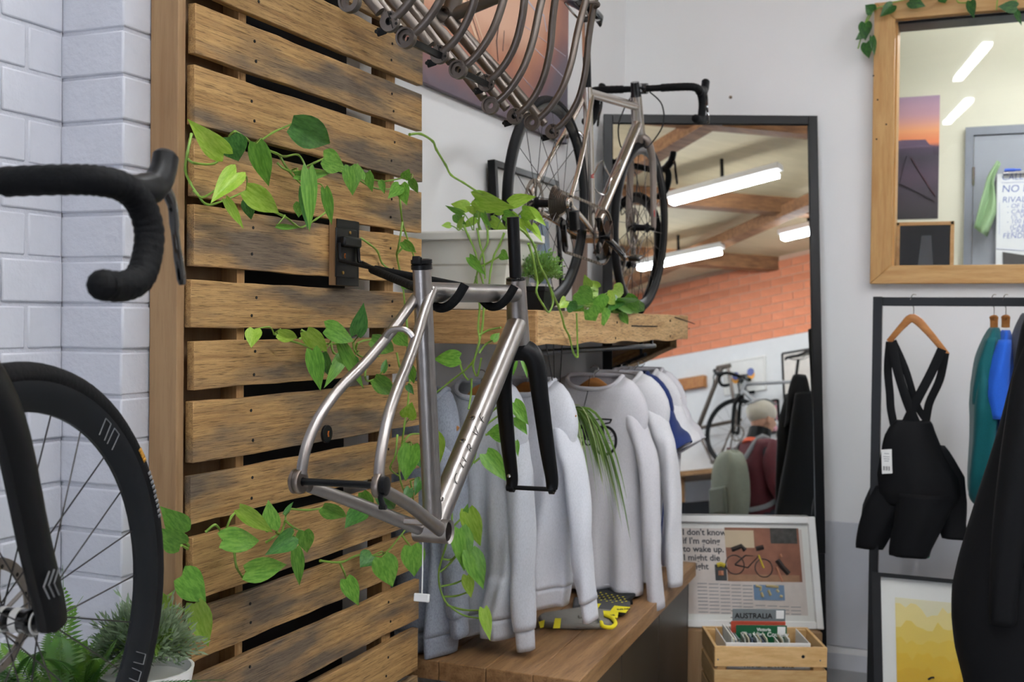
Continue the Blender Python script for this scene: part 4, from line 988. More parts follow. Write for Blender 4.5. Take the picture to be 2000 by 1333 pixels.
def leaf(parent, B, T, w, kind='n', var=None, roll=None, face=None):
    """one leaf from its base B to its tip T, w wide, its face turned to `face`"""
    B, T = V(B), V(T); x = T-B; L = x.length; x.normalize()
    f = V(face) if face else (CAM-B).normalized()
    f = (f-x*f.dot(x)).normalized(); y = f.cross(x)
    a = lr.uniform(-.35, .35) if roll is None else roll
    z = f*math.cos(a)+y*math.sin(a); y = z.cross(x)
    v = lr.randrange(4) if var is None else var
    key = (v, kind)
    if key not in LEAFS:
        me = LEAF[v].copy(); me.materials.append(LM[kind]); LEAFS[key] = me
    o = link('leaf', LEAFS[key], None, parent); o0 = B-org(parent)
    s = w
    o.matrix_local = Matrix(((x.x*L, y.x*s, z.x*L*.8, o0.x), (x.y*L, y.y*s, z.y*L*.8, o0.y), (x.z*L, y.z*s, z.z*L*.8, o0.z), (0, 0, 0, 1)))
    return o
def stem(parent, pts, r=.0028, name='stem', k=5, r1=None):
    path = smooth_path(pts, k); n = len(path); r1 = r1 or r*.75
    rr = [(r+(r1-r)*i/n)*(1.25 if i % k == 0 else 1) for i in range(n)]
    return MB().tube(path, rr, 7).build(name, M_stem, parent)
def vine(name, label, leaves, stems, X, dx=.02, group='vines climbing over the slat panel'):
    """leaves: (base px, tip px, width px, kind[, depth offset]); stems: lists of px; all on the plane x = X in front of the slats"""
    p0 = onX(*stems[0][0], X); r = empty(name, tuple(p0), label, 'vine', group)
    for st in stems: stem(r, [onX(px, py, X+.012*math.sin(i*1.7)) for i, (px, py) in enumerate(st)])
    for l in leaves:
        (bx, by), (tx, ty), w, kd = l[:4]; off = l[4] if len(l) > 4 else lr.uniform(.0, .035)
        B = onX(bx, by, X+off); T = onX(tx, ty, X+off+lr.uniform(-.012, .03)); d = (B-CAM).dot(CF)
        leaf(r, B, T, w*d/FPX*1.05, kd)
        # petiole to the nearest stem point
        best = None
        for st in stems:
            for (px, py) in st:
                dd_ = (px-bx)**2+(py-by)**2
                if best is None or dd_ < best[0]: best = (dd_, px, py)
        if 16 < best[0] < 55**2:
            q = onX(best[1], best[2], X); mid = (q+B)/2+V((.012, 0, .010)); stem(r, [q, mid, B], .0017, 'petiole', 4)
    return r
vine('pothos_vine', 'upper pothos vine trailing across the slats above the wall hook', [
    ((569, 243), (655, 285), 62, 'd', .05), ((437, 300), (371, 241), 46, 'l', .05), ((448, 268), (467, 318), 58, 'd', .01), ((502, 281), (525, 366), 42, 'n', .05), ((632, 309), (676, 330), 46, 'n', .05),
    ((462, 338), (416, 391), 42, 'l', .05), ((481, 372), (552, 420), 46, 'l', .06), ((441, 390), (477, 448), 20, 'l', .04), ((483, 392), (490, 432), 26, 'd', .01), ((602, 332), (608, 450), 32, 'n', .06),
    ((634, 370), (650, 441), 22, 'n', .05), ((592, 370), (601, 449), 20, 'd', .03), ((586, 397), (583, 425), 24, 'n', .01), ((577, 342), (661, 338), 22, 'n', .04), ((541, 441), (588, 446), 12, 'n', .02),
    ((684, 326), (690, 382), 36, 'n', .04), ((706, 350), (698, 318), 18, 'n', .05), ((717, 338), (728, 376), 20, 'n', .05), ((742, 354), (752, 379), 14, 'n', .04), ((780, 364), (761, 385), 26, 'n', .05),
    ((790, 349), (799, 330), 20, 'n', .05), ((804, 350), (816, 380), 18, 'n', .05), ((785, 362), (793, 400), 28, 'n', .05)],
    [[(374, 262), (366, 300), (362, 332), (372, 358), (386, 380), (405, 400), (440, 391), (481, 373)], [(366, 310), (380, 319), (418, 320), (434, 302)], [(378, 372), (395, 386), (420, 372)],
     [(448, 267), (459, 257), (480, 270), (498, 280), (535, 258), (569, 243)], [(503, 285), (540, 300), (556, 306), (583, 303), (598, 328)], [(541, 318), (562, 333), (600, 335)], [(545, 302), (565, 335), (594, 366)],
     [(600, 325), (615, 318), (632, 310)], [(490, 395), (553, 422), (575, 438), (590, 444), (618, 428), (636, 415)], [(650, 330), (684, 340), (712, 347), (744, 354), (762, 353), (790, 347)], [(700, 350), (722, 364), (745, 370), (775, 368)],
     [(779, 366), (782, 400), (786, 434), (792, 455), (801, 480), (810, 505)]], XP+.022)
vine('pothos_vine', 'small pothos shoot behind the seat clamp of the hung frame', [((788, 472), (813, 496), 22, 'n', .03), ((788, 550), (808, 564), 24, 'n', .02)],
     [[(786, 434), (779, 480), (775, 497), (780, 525), (786, 552), (791, 600), (795, 650)], [(776, 495), (790, 482), (797, 480)], [(704, 465), (720, 476), (737, 491), (746, 514), (762, 527)]], XP+.02)
vine('pothos_vine', 'middle pothos vine crossing the slats behind the seat stays of the hung frame', [
    ((497, 644), (490, 678), 32, 'l', .02), ((542, 652), (586, 662), 26, 'l', .03), ((599, 648), (644, 696), 36, 'l', .06), ((637, 642), (703, 666), 42, 'n', .06), ((696, 653), (712, 594), 34, 'd', .03),
    ((610, 685), (627, 765), 36, 'n', .06), ((632, 689), (646, 744), 24, 'd', .02), ((671, 692), (638, 754), 26, 'n', .04), ((667, 672), (711, 762), 26, 'n', .05), ((725, 664), (780, 691), 36, 'n', .05),
    ((747, 728), (756, 699), 13, 'd', .02), ((731, 740), (776, 777), 34, 'n', .05), ((774, 655), (797, 678), 28, 'n', .03), ((801, 716), (808, 752), 20, 'n', .03), ((796, 753), (808, 771), 14, 'd', .02), ((690, 700), (700, 725), 18, 'd', .01)],
    [[(535, 652), (560, 664), (598, 676), (609, 687)], [(588, 645), (606, 655), (614, 667), (640, 672), (660, 672)], [(585, 663), (600, 652)], [(646, 668), (652, 690), (668, 692)], [(690, 670), (694, 688), (712, 699), (740, 696)], [(694, 688), (698, 672), (710, 666), (725, 664)],
     [(716, 712), (713, 735), (718, 745), (731, 741)], [(775, 690), (780, 715), (786, 730)], [(793, 600), (795, 640), (796, 690), (800, 740), (797, 780)]], XP+.022)
vine('pothos_vine', 'lower pothos vine spreading over the slats beneath the rear axle', [
    ((468, 995), (536, 1043), 32, 'l', .06), ((531, 1034), (524, 978), 36, 'n', .04), ((434, 1056), (527, 1052), 50, 'n', .06), ((570, 1048), (524, 1083), 40, 'd', .05), ((480, 1117), (565, 1104), 48, 'n', .05),
    ((594, 1038), (600, 1082), 34, 'n', .04), ((577, 1073), (588, 1148), 26, 'n', .06), ((631, 990), (681, 1014), 34, 'n', .04), ((706, 999), (676, 1027), 38, 'd', .03), ((555, 1005), (575, 978), 9, 'd', .04),
    ((727, 1086), (704, 1107), 40, 'd', .02), ((746, 1090), (768, 1148), 50, 'n', .05), ((803, 1068), (811, 1128), 48, 'n', .05), ((676, 1132), (701, 1184), 34, 'n', .05), ((735, 962), (778, 1000), 34, 'd', .02), ((708, 962), (730, 1000), 26, 'n', .02)],
    [[(402, 1040), (420, 1026), (432, 1040), (440, 1058)], [(440, 1040), (452, 1010), (468, 996)], [(540, 1040), (548, 1043), (556, 1022), (558, 1008)], [(556, 1016), (572, 1030), (590, 1038)], [(520, 1060), (532, 1052), (545, 1044), (560, 1045)], [(458, 1080), (462, 1108), (474, 1128)],
     [(562, 994), (600, 997), (630, 993)], [(625, 1096), (666, 1099), (700, 1085), (748, 1083), (780, 1050), (795, 1030)], [(664, 1100), (672, 1118), (677, 1132)], [(785, 1046), (797, 1062), (803, 1068)]], XP+.022)
vine('pothos_vine', 'pothos shoot with heart leaves over the panel\'s left edge by the fern', [
    ((358, 1042), (326, 998), 50, 'n', .03), ((352, 1064), (306, 1038), 46, 'n', .04), ((355, 1126), (411, 1178), 62, 'n', .06), ((380, 1180), (408, 1267), 48, 'l', .06), ((322, 1190), (300, 1150), 34, 'l', .02)],
    [[(368, 1066), (358, 1052), (358, 1042)], [(366, 1072), (354, 1066)], [(312, 1165), (325, 1166), (338, 1158)], [(300, 1180), (330, 1182), (362, 1192), (382, 1182)], [(355, 1248), (375, 1252), (385, 1270)]], XP+.03)
vine('pothos_vine', 'pothos stems with leaves hanging between the panel and the grey sweaters', [
    ((796, 815), (804, 788), 32, 'l', .05), ((803, 872), (791, 940), 46, 'n', .06), ((846, 850), (863, 914), 38, 'l', .10), ((820, 940), (812, 965), 22, 'd', .03), ((810, 880), (826, 915), 34, 'd', .02), ((800, 955), (790, 985), 20, 'd', .03)],
    [[(798, 780), (790, 830), (785, 870), (780, 930), (800, 985)], [(785, 870), (800, 850), (820, 848)], [(776, 850), (772, 890), (762, 915), (778, 930)], [(802, 940), (806, 965), (808, 985)]], XP+.03)
# strands falling from the planter in front of the sweaters: they hang in front of the shelf end, y = 2.80
def vineY(label, leaves, stems, Y, group='strands trailing from the white planter'):
    p0 = onY(*stems[0][0], Y); r = empty('pothos_strand', tuple(p0), label, 'vine', group)
    for st in stems: stem(r, [onY(px, py, Y+.01*math.sin(i*2)) for i, (px, py) in enumerate(st)], .003)
    for (bx, by), (tx, ty), w, kd in leaves:
        o_ = lr.uniform(-.03, .0); B = onY(bx, by, Y+o_); T = onY(tx, ty, Y+o_+lr.uniform(-.03, .02)); d = (B-CAM).dot(CF); leaf(r, B, T, w*d/FPX*1.05, kd)
    return r
vineY('long pothos strand hanging from the planter past the down tube', [((897, 700), (845, 702), 34, 'n'), ((950, 888), (994, 941), 38, 'n'), ((987, 846), (950, 846), 36, 'n'), ((1004, 787), (1031, 828), 28, 'n'), ((1006, 816), (1030, 848), 24, 'n'), ((1008, 862), (1012, 892), 11, 'n'), ((962, 665), (976, 650), 16, 'n'), ((1006, 700), (1002, 735), 12, 'n'), ((1020, 690), (1030, 740), 12, 'n')],
      [[(938, 590), (934, 640), (936, 670), (920, 712), (880, 745), (846, 772)], [(945, 592), (942, 640), (930, 690), (924, 716), (932, 735), (940, 700)], [(921, 740), (920, 770), (915, 800)], [(896, 701), (905, 730), (914, 742)], [(936, 655), (955, 645), (978, 640)], [(936, 690), (950, 672), (965, 664)],
       [(978, 790), (950, 815), (938, 840), (925, 900), (900, 938)], [(950, 830), (975, 812), (1004, 800)], [(948, 850), (968, 846), (985, 846)], [(925, 905), (940, 893), (950, 888)]], 2.80)
vineY('lowest pothos strand hanging in front of the grey sweater hems', [((914, 997), (938, 1070), 40, 'l'), ((897, 1034), (909, 1117), 44, 'n'), ((918, 1078), (945, 1152), 42, 'n'), ((912, 1125), (920, 1170), 24, 'l'), ((945, 1190), (957, 1253), 24, 'l'), ((908, 1004), (914, 986), 11, 'n')],
      [[(882, 990), (882, 1030), (870, 1070), (858, 1112), (858, 1142), (868, 1172), (885, 1190), (910, 1204), (944, 1209)], [(886, 1028), (902, 1012), (914, 998)], [(862, 1092), (880, 1094), (890, 1086)], [(860, 1118), (880, 1100), (895, 1082)], [(862, 1146), (890, 1140), (910, 1130)], [(866, 1166), (890, 1165), (912, 1158)], [(872, 1182), (905, 1192), (940, 1193)]], 2.78)
# bare runner from the panel to the planter
r_ = empty('pothos_runner', tuple(onX(800, 263, XP+.01)), 'thin bare pothos runner arching from the panel to the planter', 'vine', 'strands trailing from the white planter')
pp = [(800, 263), (822, 262), (845, 276), (852, 292), (870, 322), (881, 342), (905, 357), (935, 376), (962, 388)]
stem(r_, [onX(px, py, XP+.012-.0*i) if i < 2 else onY(px, py, onX(822, 262, XP+.01).y+.02*i) for i, (px, py) in enumerate(pp)], .0035)

# ================================================================== PLANTER AND POTS ON THE SHELF
PY0 = SY0+.035
c0, c1 = onY(800, 600, PY0), onY(992, 600, PY0)
px0, px1 = c0.x, c1.x; pzt = onY(900, 462, PY0).z
pla = empty('white_planter', ((px0+px1)/2, PY0+.10, SZ), 'long white plastic planter trough on the near end of the shelf', 'planter')
M_plast = plain('planter_plastic', (226, 224, 214), .45, var=.05, scale=6)
px0 = max(px0, XW+.03)
def trough(z, k): return [(px0-.02*k, PY0-.02*k, z), (px1+.03*k, PY0-.02*k, z), (px1+.03*k, PY0+.2+.02*k, z), (px0-.02*k, PY0+.2+.02*k, z)]
def shell(rings, name, mat, par, bev=.004):
    vs = []; fs = []
    for rg in rings: vs += rg
    for i in range(len(rings)-1):
        for k in range(4): fs.append((4*i+k, 4*i+(k+1) % 4, 4*i+4+(k+1) % 4, 4*i+4+k))
    fs.append((3, 2, 1, 0)); e = 4*(len(rings)-1); fs.append((e, e+1, e+2, e+3))
    return MB().add(vs, fs).build(name, mat, par, bevel=bev)
zm = SZ+(pzt-SZ)*.62
shell([trough(SZ+.001, -.9), trough(zm-.003, -.25), trough(zm, -.1), trough(pzt, .35), trough(pzt, .15), trough(pzt-.03, .1)], 'trough', M_plast, pla)
shell([trough(pzt-.012, .55), trough(pzt-.010, .85), trough(pzt+.012, .85), trough(pzt+.016, .65), trough(pzt+.014, .2), trough(pzt-.006, .15)], 'rim', M_plast, pla, .005)
M_soil = plain('potting_soil', (58, 46, 36), .95, bmp=.6, bscale=80, var=.3, scale=60)
shell([trough(pzt-.028, .1), trough(pzt-.012, .1)], 'soil', M_soil, pla, 0)
po = empty('potted_pothos', ((px0+px1)/2, PY0+.08, pzt-.01), 'bright green pothos growing in the white planter', 'plant')
def bunch(par, n, cfun, lfun, kinds):
    for i in range(n):
        r0_ = cfun(i); B, T, w = lfun(i, r0_)
        mid = r0_.lerp(B, .55)+V((0, 0, .02)); stem(par, [r0_, mid, B], .002, 'petiole', 4); leaf(par, B, T, w, kinds[i % len(kinds)], face=None, roll=lr.uniform(-.5, .5))
explicit = [((940, 424), (928, 388), (1000, 408), 46, 'l'), ((985, 430), (995, 398), (1046, 383), 30, 'l'), ((950, 430), (915, 405), (880, 398), 26, 'l'), ((930, 440), (905, 415), (868, 404), 16, 'n'), ((920, 444), (890, 418), (908, 438), 26, 'n'), ((910, 446), (880, 440), (862, 441), 14, 'l'), ((960, 436), (930, 412), (908, 404), 18, 'l'), ((990, 440), (1020, 412), (1042, 428), 30, 'l'), ((1000, 440), (1030, 410), (1066, 438), 22, 'l'), ((985, 444), (1000, 420), (1032, 460), 20, 'l'), ((1000, 444), (1025, 424), (1046, 458), 18, 'l'),
            ((955, 444), (945, 416), (958, 446), 16, 'n'), ((975, 446), (960, 430), (990, 450), 26, 'l'), ((940, 446), (930, 428), (900, 445), 16, 'l'), ((965, 440), (985, 420), (1010, 425), 24, 'n'), ((925, 446), (926, 420), (948, 414), 18, 'n'), ((950, 446), (968, 412), (1000, 402), 22, 'l'), ((915, 447), (896, 446), (905, 420), 16, 'l'), ((1010, 447), (1040, 440), (1058, 470), 15, 'l'), ((935, 444), (938, 400), (925, 392), 12, 'l')]
for k, (r0_, bb_, t_, w, kd) in enumerate(explicit):
    Y = PY0+.03+.10*((k*.37) % 1); R_ = V((onY(*r0_, Y).x, Y, pzt-.01)); B = onY(*bb_, Y-.03); T = onY(*t_, Y-.05)
    stem(po, [R_, (R_+B)/2+V((0, 0, .012)), B], .002, 'petiole', 4); leaf(po, B, T, w*1.0*(B-CAM).dot(CF)/FPX, kd, roll=lr.uniform(-.8, .8))
for st in ([(905, 440), (915, 462), (928, 492), (935, 525), (945, 560), (950, 610)], [(932, 446), (938, 480), (944, 500), (948, 545)], [(952, 448), (952, 475), (940, 500), (933, 530), (925, 560)], [(985, 455), (975, 480), (965, 500), (958, 530), (955, 560), (950, 590)], [(942, 520), (960, 510), (978, 500)], [(930, 540), (935, 580), (938, 620)]):
    stem(po, [onY(px, py, PY0-.022) for px, py in st], .0032, 'trailing_stem')
for (bb_, t_, w) in (((917, 503), (948, 538), 20), ((978, 495), (992, 506), 22)):
    B = onY(*bb_, PY0-.03); T = onY(*t_, PY0-.04); leaf(po, B, T, w*3.2/FPX, 'n')
# runner down to the front edge
for st in ([(1012, 444), (1030, 460), (1043, 480), (1053, 515), (1065, 540), (1080, 575), (1090, 597), (1098, 620), (1103, 640), (1112, 658), (1120, 690), (1128, 698), (1128, 680), (1127, 640), (1126, 612)], [(1032, 476), (1040, 500), (1046, 530), (1050, 552), (1048, 572), (1060, 595), (1072, 610), (1080, 590), (1075, 565)]):
    stem(po, [onX(px, py, SX+.012) for px, py in st], .0034, 'trailing_stem')
# small black pot with fine foliage
ctr = onX(1050, 590, SX-.075); pzb = onX(1050, 560, SX-.075).z
pot = empty('small_black_pot', (ctr.x, ctr.y, SZ), 'small square black plastic pot with fine leafed bushy herb', 'pot plant')
hw = .034
def sq(z, w): return [(ctr.x-w, ctr.y-w, z), (ctr.x+w, ctr.y-w, z), (ctr.x+w, ctr.y+w, z), (ctr.x-w, ctr.y+w, z)]
shell([sq(SZ+.001, hw*.78), sq(pzb-.015, hw*.98), sq(pzb-.015, hw*1.06), sq(pzb, hw*1.08), sq(pzb, hw*.9), sq(pzb-.01, hw*.85)], 'pot', M_black, pot, .003)
def tuft(par, name, c, rx, ry, rz, n, size, mat, seed, stems=True, asp=.32):
    rg = random.Random(seed); m = MB(); ms = MB()
    for i in range(n):
        a = rg.uniform(0, 2*pi); e = math.asin(rg.uniform(-.4, 1)); rr = rg.uniform(.45, 1)**.5*(.80+.28*math.sin(a*5+seed)*math.cos(e*6)+(.16 if i % 7 == 0 else 0))
        d = V((math.cos(a)*math.cos(e), math.sin(a)*math.cos(e), math.sin(e))); p = c+V((d.x*rx*rr, d.y*ry*rr, d.z*rz*rr))
        t = (d+V((rg.uniform(-.6, .6), rg.uniform(-.6, .6), rg.uniform(-.2, .9)))).normalized(); s = t.orthogonal().normalized(); s = Matrix.Rotation(rg.uniform(0, 6.3), 3, t) @ s
        q = size*rg.uniform(.6, 1.3)
        m.add([p, p+t*q*.5+s*q*asp, p+t*q, p+t*q*.5-s*q*asp], [(0, 1, 2, 3)])
        if stems and i % 9 == 0: ms.tube([c+V((0, 0, -rz*.6)), c.lerp(p, .6)+V((0, 0, .01)), p], .0011, 4, cap=False)
    o = m.build(name, mat, par, angle=180); o['kind'] = 'stuff'
    if stems: o2 = ms.build('twigs', M_stem, par); o2['kind'] = 'stuff'
    return o
M_herb = leafmat('herb_leaf', (104, 146, 72), (146, 182, 104)); M_grey = leafmat('grey_leaf', (104, 126, 100), (158, 174, 142)); M_fern = leafmat('fern_leaf', (58, 104, 40), (110, 150, 56))
tuft(pot, 'foliage', V((ctr.x+.004, ctr.y, pzb+.045)), .076, .076, .064, 1700, .0085, M_herb, 3, asp=.36)
# pothos lying along the shelf's front edge
pe = empty('shelf_edge_pothos', tuple(onX(1110, 600, SX-.03)), 'leafy pothos clump spilling over the front edge of the shelf', 'plant')
edge = [((1150, 572), (1172, 560), 'l', 30), ((1150, 560), (1142, 538), 'l', 18), ((1168, 562), (1150, 548), 'l', 16), ((1128, 570), (1160, 592), 'n', 40), ((1165, 580), (1172, 612), 'n', 44), ((1198, 566), (1224, 574), 'l', 30), ((1200, 590), (1262, 604), 'n', 30), ((1180, 595), (1198, 618), 'n', 40), ((1150, 604), (1164, 628), 'n', 36), ((1172, 606), (1180, 637), 'n', 34), ((1225, 600), (1264, 635), 'n', 16), ((1212, 612), (1230, 636), 'n', 16),
        ((1125, 600), (1144, 617), 'n', 22), ((1110, 596), (1130, 604), 'd', 24), ((1105, 588), (1095, 600), 'l', 22), ((1200, 608), (1222, 618), 'd', 24), ((1186, 576), (1210, 596), 'l', 24), ((1130, 590), (1112, 606), 'd', 22), ((1222, 580), (1250, 612), 'n', 30), ((1206, 588), (1190, 606), 'd', 26), ((1140, 580), (1120, 600), 'l', 30), ((1234, 590), (1262, 612), 'n', 22)]
for k, (bb_, t_, kd, w) in enumerate(edge):
    X = SX-.03+.05*((k*.61) % 1); B = onX(*bb_, X); T = onX(*t_, X+.015); r0_ = onX(1110+k*6, 606, SX-.03); r0_.z = SZ+.004
    stem(pe, [r0_, (r0_+B)/2+V((0, 0, .008)), B], .0018, 'petiole', 4); leaf(pe, B, T, w*1.1*(B-CAM).dot(CF)/FPX, kd, roll=lr.uniform(-.35, .35))
stem(pe, [onX(px, 611, SX-.02)+V((0, 0, 0)) for px in (1065, 1100, 1150, 1200, 1240)], .003)

# ================================================================== FERN AND GREY BUSH IN WHITE POTS BY THE BLACK BICYCLE
def white_pot(name, label, px, py, d, r, h, fol):
    c = at(px, py, d); z1 = c.z; z0_ = pz
    e = empty(name, (c.x, c.y, z0_), label, 'pot plant', 'white potted plants by the black bicycle')
    MB().lathe((c.x, c.y, z0_+.001), (0, 0, 1), [(r*.72, 0), (r, z1-z0_), (r*.94, z1-z0_), (r*.9, z1-z0_-.02)], 32).build('pot', M_white, e)
    return e, c
e1, cc = white_pot('white_potted_bush', 'round white pot with a grey-green bushy plant beside the slat panel', 283, 1306, 2.0, .085, .2, 0)
tuft(e1, 'foliage', cc+V((0, 0, .045)), .088, .082, .074, 3200, .020, M_grey, 5, asp=.10)
e2, cf = white_pot('white_potted_fern', 'white pot with a lush green fern behind the black wheel', 105, 1350, 1.90, .085, .2, 0)
def frond(par, p0, d, L, w, droop, rg):
    d = V(d).normalized(); pts = []; n = 16
    for i in range(n+1):
        t = i/n; pts.append(p0+d*L*t+V((0, 0, -droop*L*t*t)))
    m = MB(); m.tube(pts, [.0016*(1-.7*i/n) for i in range(n+1)], 4)
    for i in range(2, 2*n):
        t = i/(2*n); p = p0+d*L*t+V((0, 0, -droop*L*t*t)); ww = w*math.sin(pi*min(1, t*1.05+.12))**.8
        tg = (d+V((0, 0, -2*droop*t))).normalized(); sd = tg.cross(V((0, 0, 1))) if abs(tg.z) < .95 else V((CR.x, CR.y, 0)); sd.normalize()
        nn = sd.cross(tg)
        for s in (-1, 1):
            a = sd*s*ww+tg*ww*.35-nn*ww*.1; m.add([p, p+a*.5+tg*.0034, p+a, p+a*.5-tg*.0024], [(0, 1, 2, 3)])
    return m.build('frond', M_fern, par, angle=180)
rg = random.Random(2)
frond(e2, cf+V((.03, 0, -.02)), at(122, 1085, 1.95)-(cf+V((.03, 0, -.02))), .245, .032, .05, rg)
for i in range(30):
    a = rg.uniform(0, 2*pi); el = rg.uniform(.2, 1.2)
    frond(e2, cf+V((rg.uniform(-.05, .05), rg.uniform(-.05, .05), -.01)), (math.cos(a)*math.cos(el), math.sin(a)*math.cos(el)*.8, math.sin(el)), rg.uniform(.14, .24), .027, rg.uniform(.15, .6), rg)
for i in range(4):
    T = at(*[(250, 1180), (390, 1285), (190, 1200), (140, 1260)][i], 1.93); frond(e2, cf+V((.04, .02, -.01)), T-cf, (T-cf).length, .024, .12, rg)

# ================================================================== CLOTHES
def hanger(root, W, z0=0.0, hook=.06, thick=.010):
    """wooden hanger, local axes x width, z up; the bend of the yoke is at z0"""
    path = smooth_path([(-W/2, 0, z0-.085), (-W/4, .004, z0-.045), (-.03, .006, z0-.006), (0, .006, z0+.004), (.03, .006, z0-.006), (W/4, .004, z0-.045), (W/2, 0, z0-.085)], 5)
    n = len(path); h = MB().tube(path, [.0105+.007*math.exp(-((i-n/2)/6)**2) for i in range(n)], 10, sx=.42, up=(0, 0, 1)).build('hanger', M_hanger, root, local=True)
    MB().tube(smooth_path([(0, .006, z0+.012), (0, .006, z0+hook*.5), (.004, .006, z0+hook*.62), (.016, .006, z0+hook*.8), (.012, .006, z0+hook), (-.004, .006, z0+hook*1.06), (-.016, .006, z0+hook*.9)], 4), .0016, 7).build('hanger_hook', M_steel, h, local=True)

MTX = {}
def garment(name, label, cat, loc, yaw, W, L, D, mat, sleeve='long', group=None, seed=1, neck=.085, rib=True, flare=1.0, lean=0.0, sl_len=.60, hang=True, hook=.06, sl_spread=(.03, .03), fold=1.0, shift=0.0):
    """a top on a hanger. local: x across the shoulders, +y the front, z up, origin at the collar."""
    rg = random.Random(seed); ph = [rg.uniform(0, 6.28) for _ in range(6)]
    up = V((0, 0, 1)); xd = V((math.cos(yaw), math.sin(yaw), 0)); yd = V((math.sin(yaw), -math.cos(yaw), 0))     # front towards -Y when yaw = 0
    r = empty(name, None, label, cat, group, mtx=Matrix(((xd.x, yd.x, 0, loc[0]), (xd.y, yd.y, 0, loc[1]), (0, 0, 1, loc[2]), (0, 0, 0, 1))))
    MTX[r.name] = Matrix(((xd.x, yd.x, 0, loc[0]), (xd.y, yd.y, 0, loc[1]), (0, 0, 1, loc[2]), (0, 0, 0, 1)))
    def prof(v):                                # v 0 collar .. 1 hem  -> half width, half depth, z
        if v < .14:
            t = v/.14; a = neck+(W/2-.022-neck)*math.sin(t*pi/2)**.85; return a, .052+(D*.5-.052)*t, -.145*t**1.35
        t = (v-.14)/.86; a = (W/2-.022)*(1-.12*math.sin(min(1, t*3)*pi/2))*(1+(flare-1)*t)
        return a, D*.5*(1+.35*t), -.145-(L-.145)*t
    def surf(u, v):
        a, b_, z = prof(v); th = 2*pi*u; c, s = math.cos(th), math.sin(th); e = .72
        x = a*math.copysign(abs(c)**e, c); y = b_*math.copysign(abs(s)**e, s)
        g = max(0, v-.16)*fold
        y += g*(.030*math.sin(x*38/W*.5+ph[0]+v)+.020*math.sin(x*66/W*.5+ph[1]+v*2.5)+.010*math.sin(v*11+x*26+ph[2]))*(1 if s > 0 else .8)
        x += g*.02*math.sin(v*5+ph[3])+shift*v
        if v < .14: z += -.045*max(0, s)*(1-v/.14)      # lower front neckline
        z += g*.018*math.sin(x*9+ph[4])*(1 if v > .8 else 0)
        return V((x+lean*v, y, z))
    m = MB().grid(surf, 56, 40, True); bd = m.build('body', mat, r, local=True, angle=180)
    s_ = bd.modifiers.new('thick', 'SOLIDIFY'); s_.thickness = .003; s_.offset = 0
    MB().tube([surf(i/28, .0) for i in range(28)], .008, 8, closed=True).build('collar', mat, r, local=True)
    if rib: 
        rb = MB().grid(lambda u, v: (lambda p: V((p.x*(1-.05*v), p.y*(1-.12*v), p.z-.062*v)))(surf(u, 1.0)), 56, 5, True).build('hem_band', mat, r, local=True, angle=180)
        s2 = rb.modifiers.new('thick', 'SOLIDIFY'); s2.thickness = .004
    else:
        MB().tube([surf(i/48, .975)*1.0 for i in range(48)], .0018, 5, closed=True).build('hem_stitch', mat, r, local=True)
    if sleeve != 'none':
        for k, sg in enumerate((-1, 1)):
            ln = sl_len; r0_, r1_ = (.064, .043) if sleeve == 'long' else (.088, .082)
            x0 = sg*(W/2-.03)
            if sleeve == 'long':
                pts = [V((x0-sg*.105, 0, -.105)), V((x0-sg*.050, .0, -.150)), V((x0-sg*.018, .004, -.215)), V((x0+sg*(.004+sl_spread[k]*.3), .012, -.29)), V((x0+sg*(.016+sl_spread[k]*.6), .02, -.27-ln*.30)), V((x0+sg*(.016+sl_spread[k]*.8), .018, -.25-ln*.58)), V((x0+sg*(.02+sl_spread[k]), .008, -.14-ln))]
            else:
                pts = [V((x0-sg*.105, 0, -.105)), V((x0-sg*.050, 0, -.150)), V((x0-sg*.010, .006, -.215)), V((x0+sg*.04, .008, -.14-ln))]
            path = smooth_path(pts, 7); n = len(path)
            def sf(u, v, path=path, n=n, sg=sg, k=k):
                i = min(int(v*(n-1)), n-2); t = v*(n-1)-i; p = path[i].lerp(path[i+1], t); tg = (path[i+1]-path[i]).normalized()
                a = V((0, 1, 0)); a = (a-tg*a.dot(tg)).normalized(); b_ = tg.cross(a); th = 2*pi*u
                rr = (r0_+(r1_-r0_)*v)*(.06+.94*min(1, v*(4.6 if sleeve == 'long' else 2.0))**.65); w_ = 1+.10*math.sin(3*th+v*9+ph[k])+.05*math.sin(v*26+th*2+ph[k+2])*(.4+v)
                return p+a*math.cos(th)*rr*.98*w_+b_*math.sin(th)*rr*.60*w_*(.75+.25*min(1,v*4))
            sl = MB().grid(sf, 26, 30, True).build('sleeve', mat, r, local=True, angle=180); s3 = sl.modifiers.new('thick', 'SOLIDIFY'); s3.thickness = .003
            if sleeve == 'long' and rib:
                e_ = path[-1]; tg = (path[-1]-path[-3]).normalized()
                MB().grid(lambda u, v: sf(u, 1)*.0+e_+(sf(u, 1)-e_)*(.88-.05*v)+tg*(.065*v-.004), 26, 5, True).build('cuff', mat, sl, local=True, angle=180).modifiers.new('thick', 'SOLIDIFY').thickness = .004
    if hang: hanger(r, W*.86, -.028, hook)
    return r, surf, prof

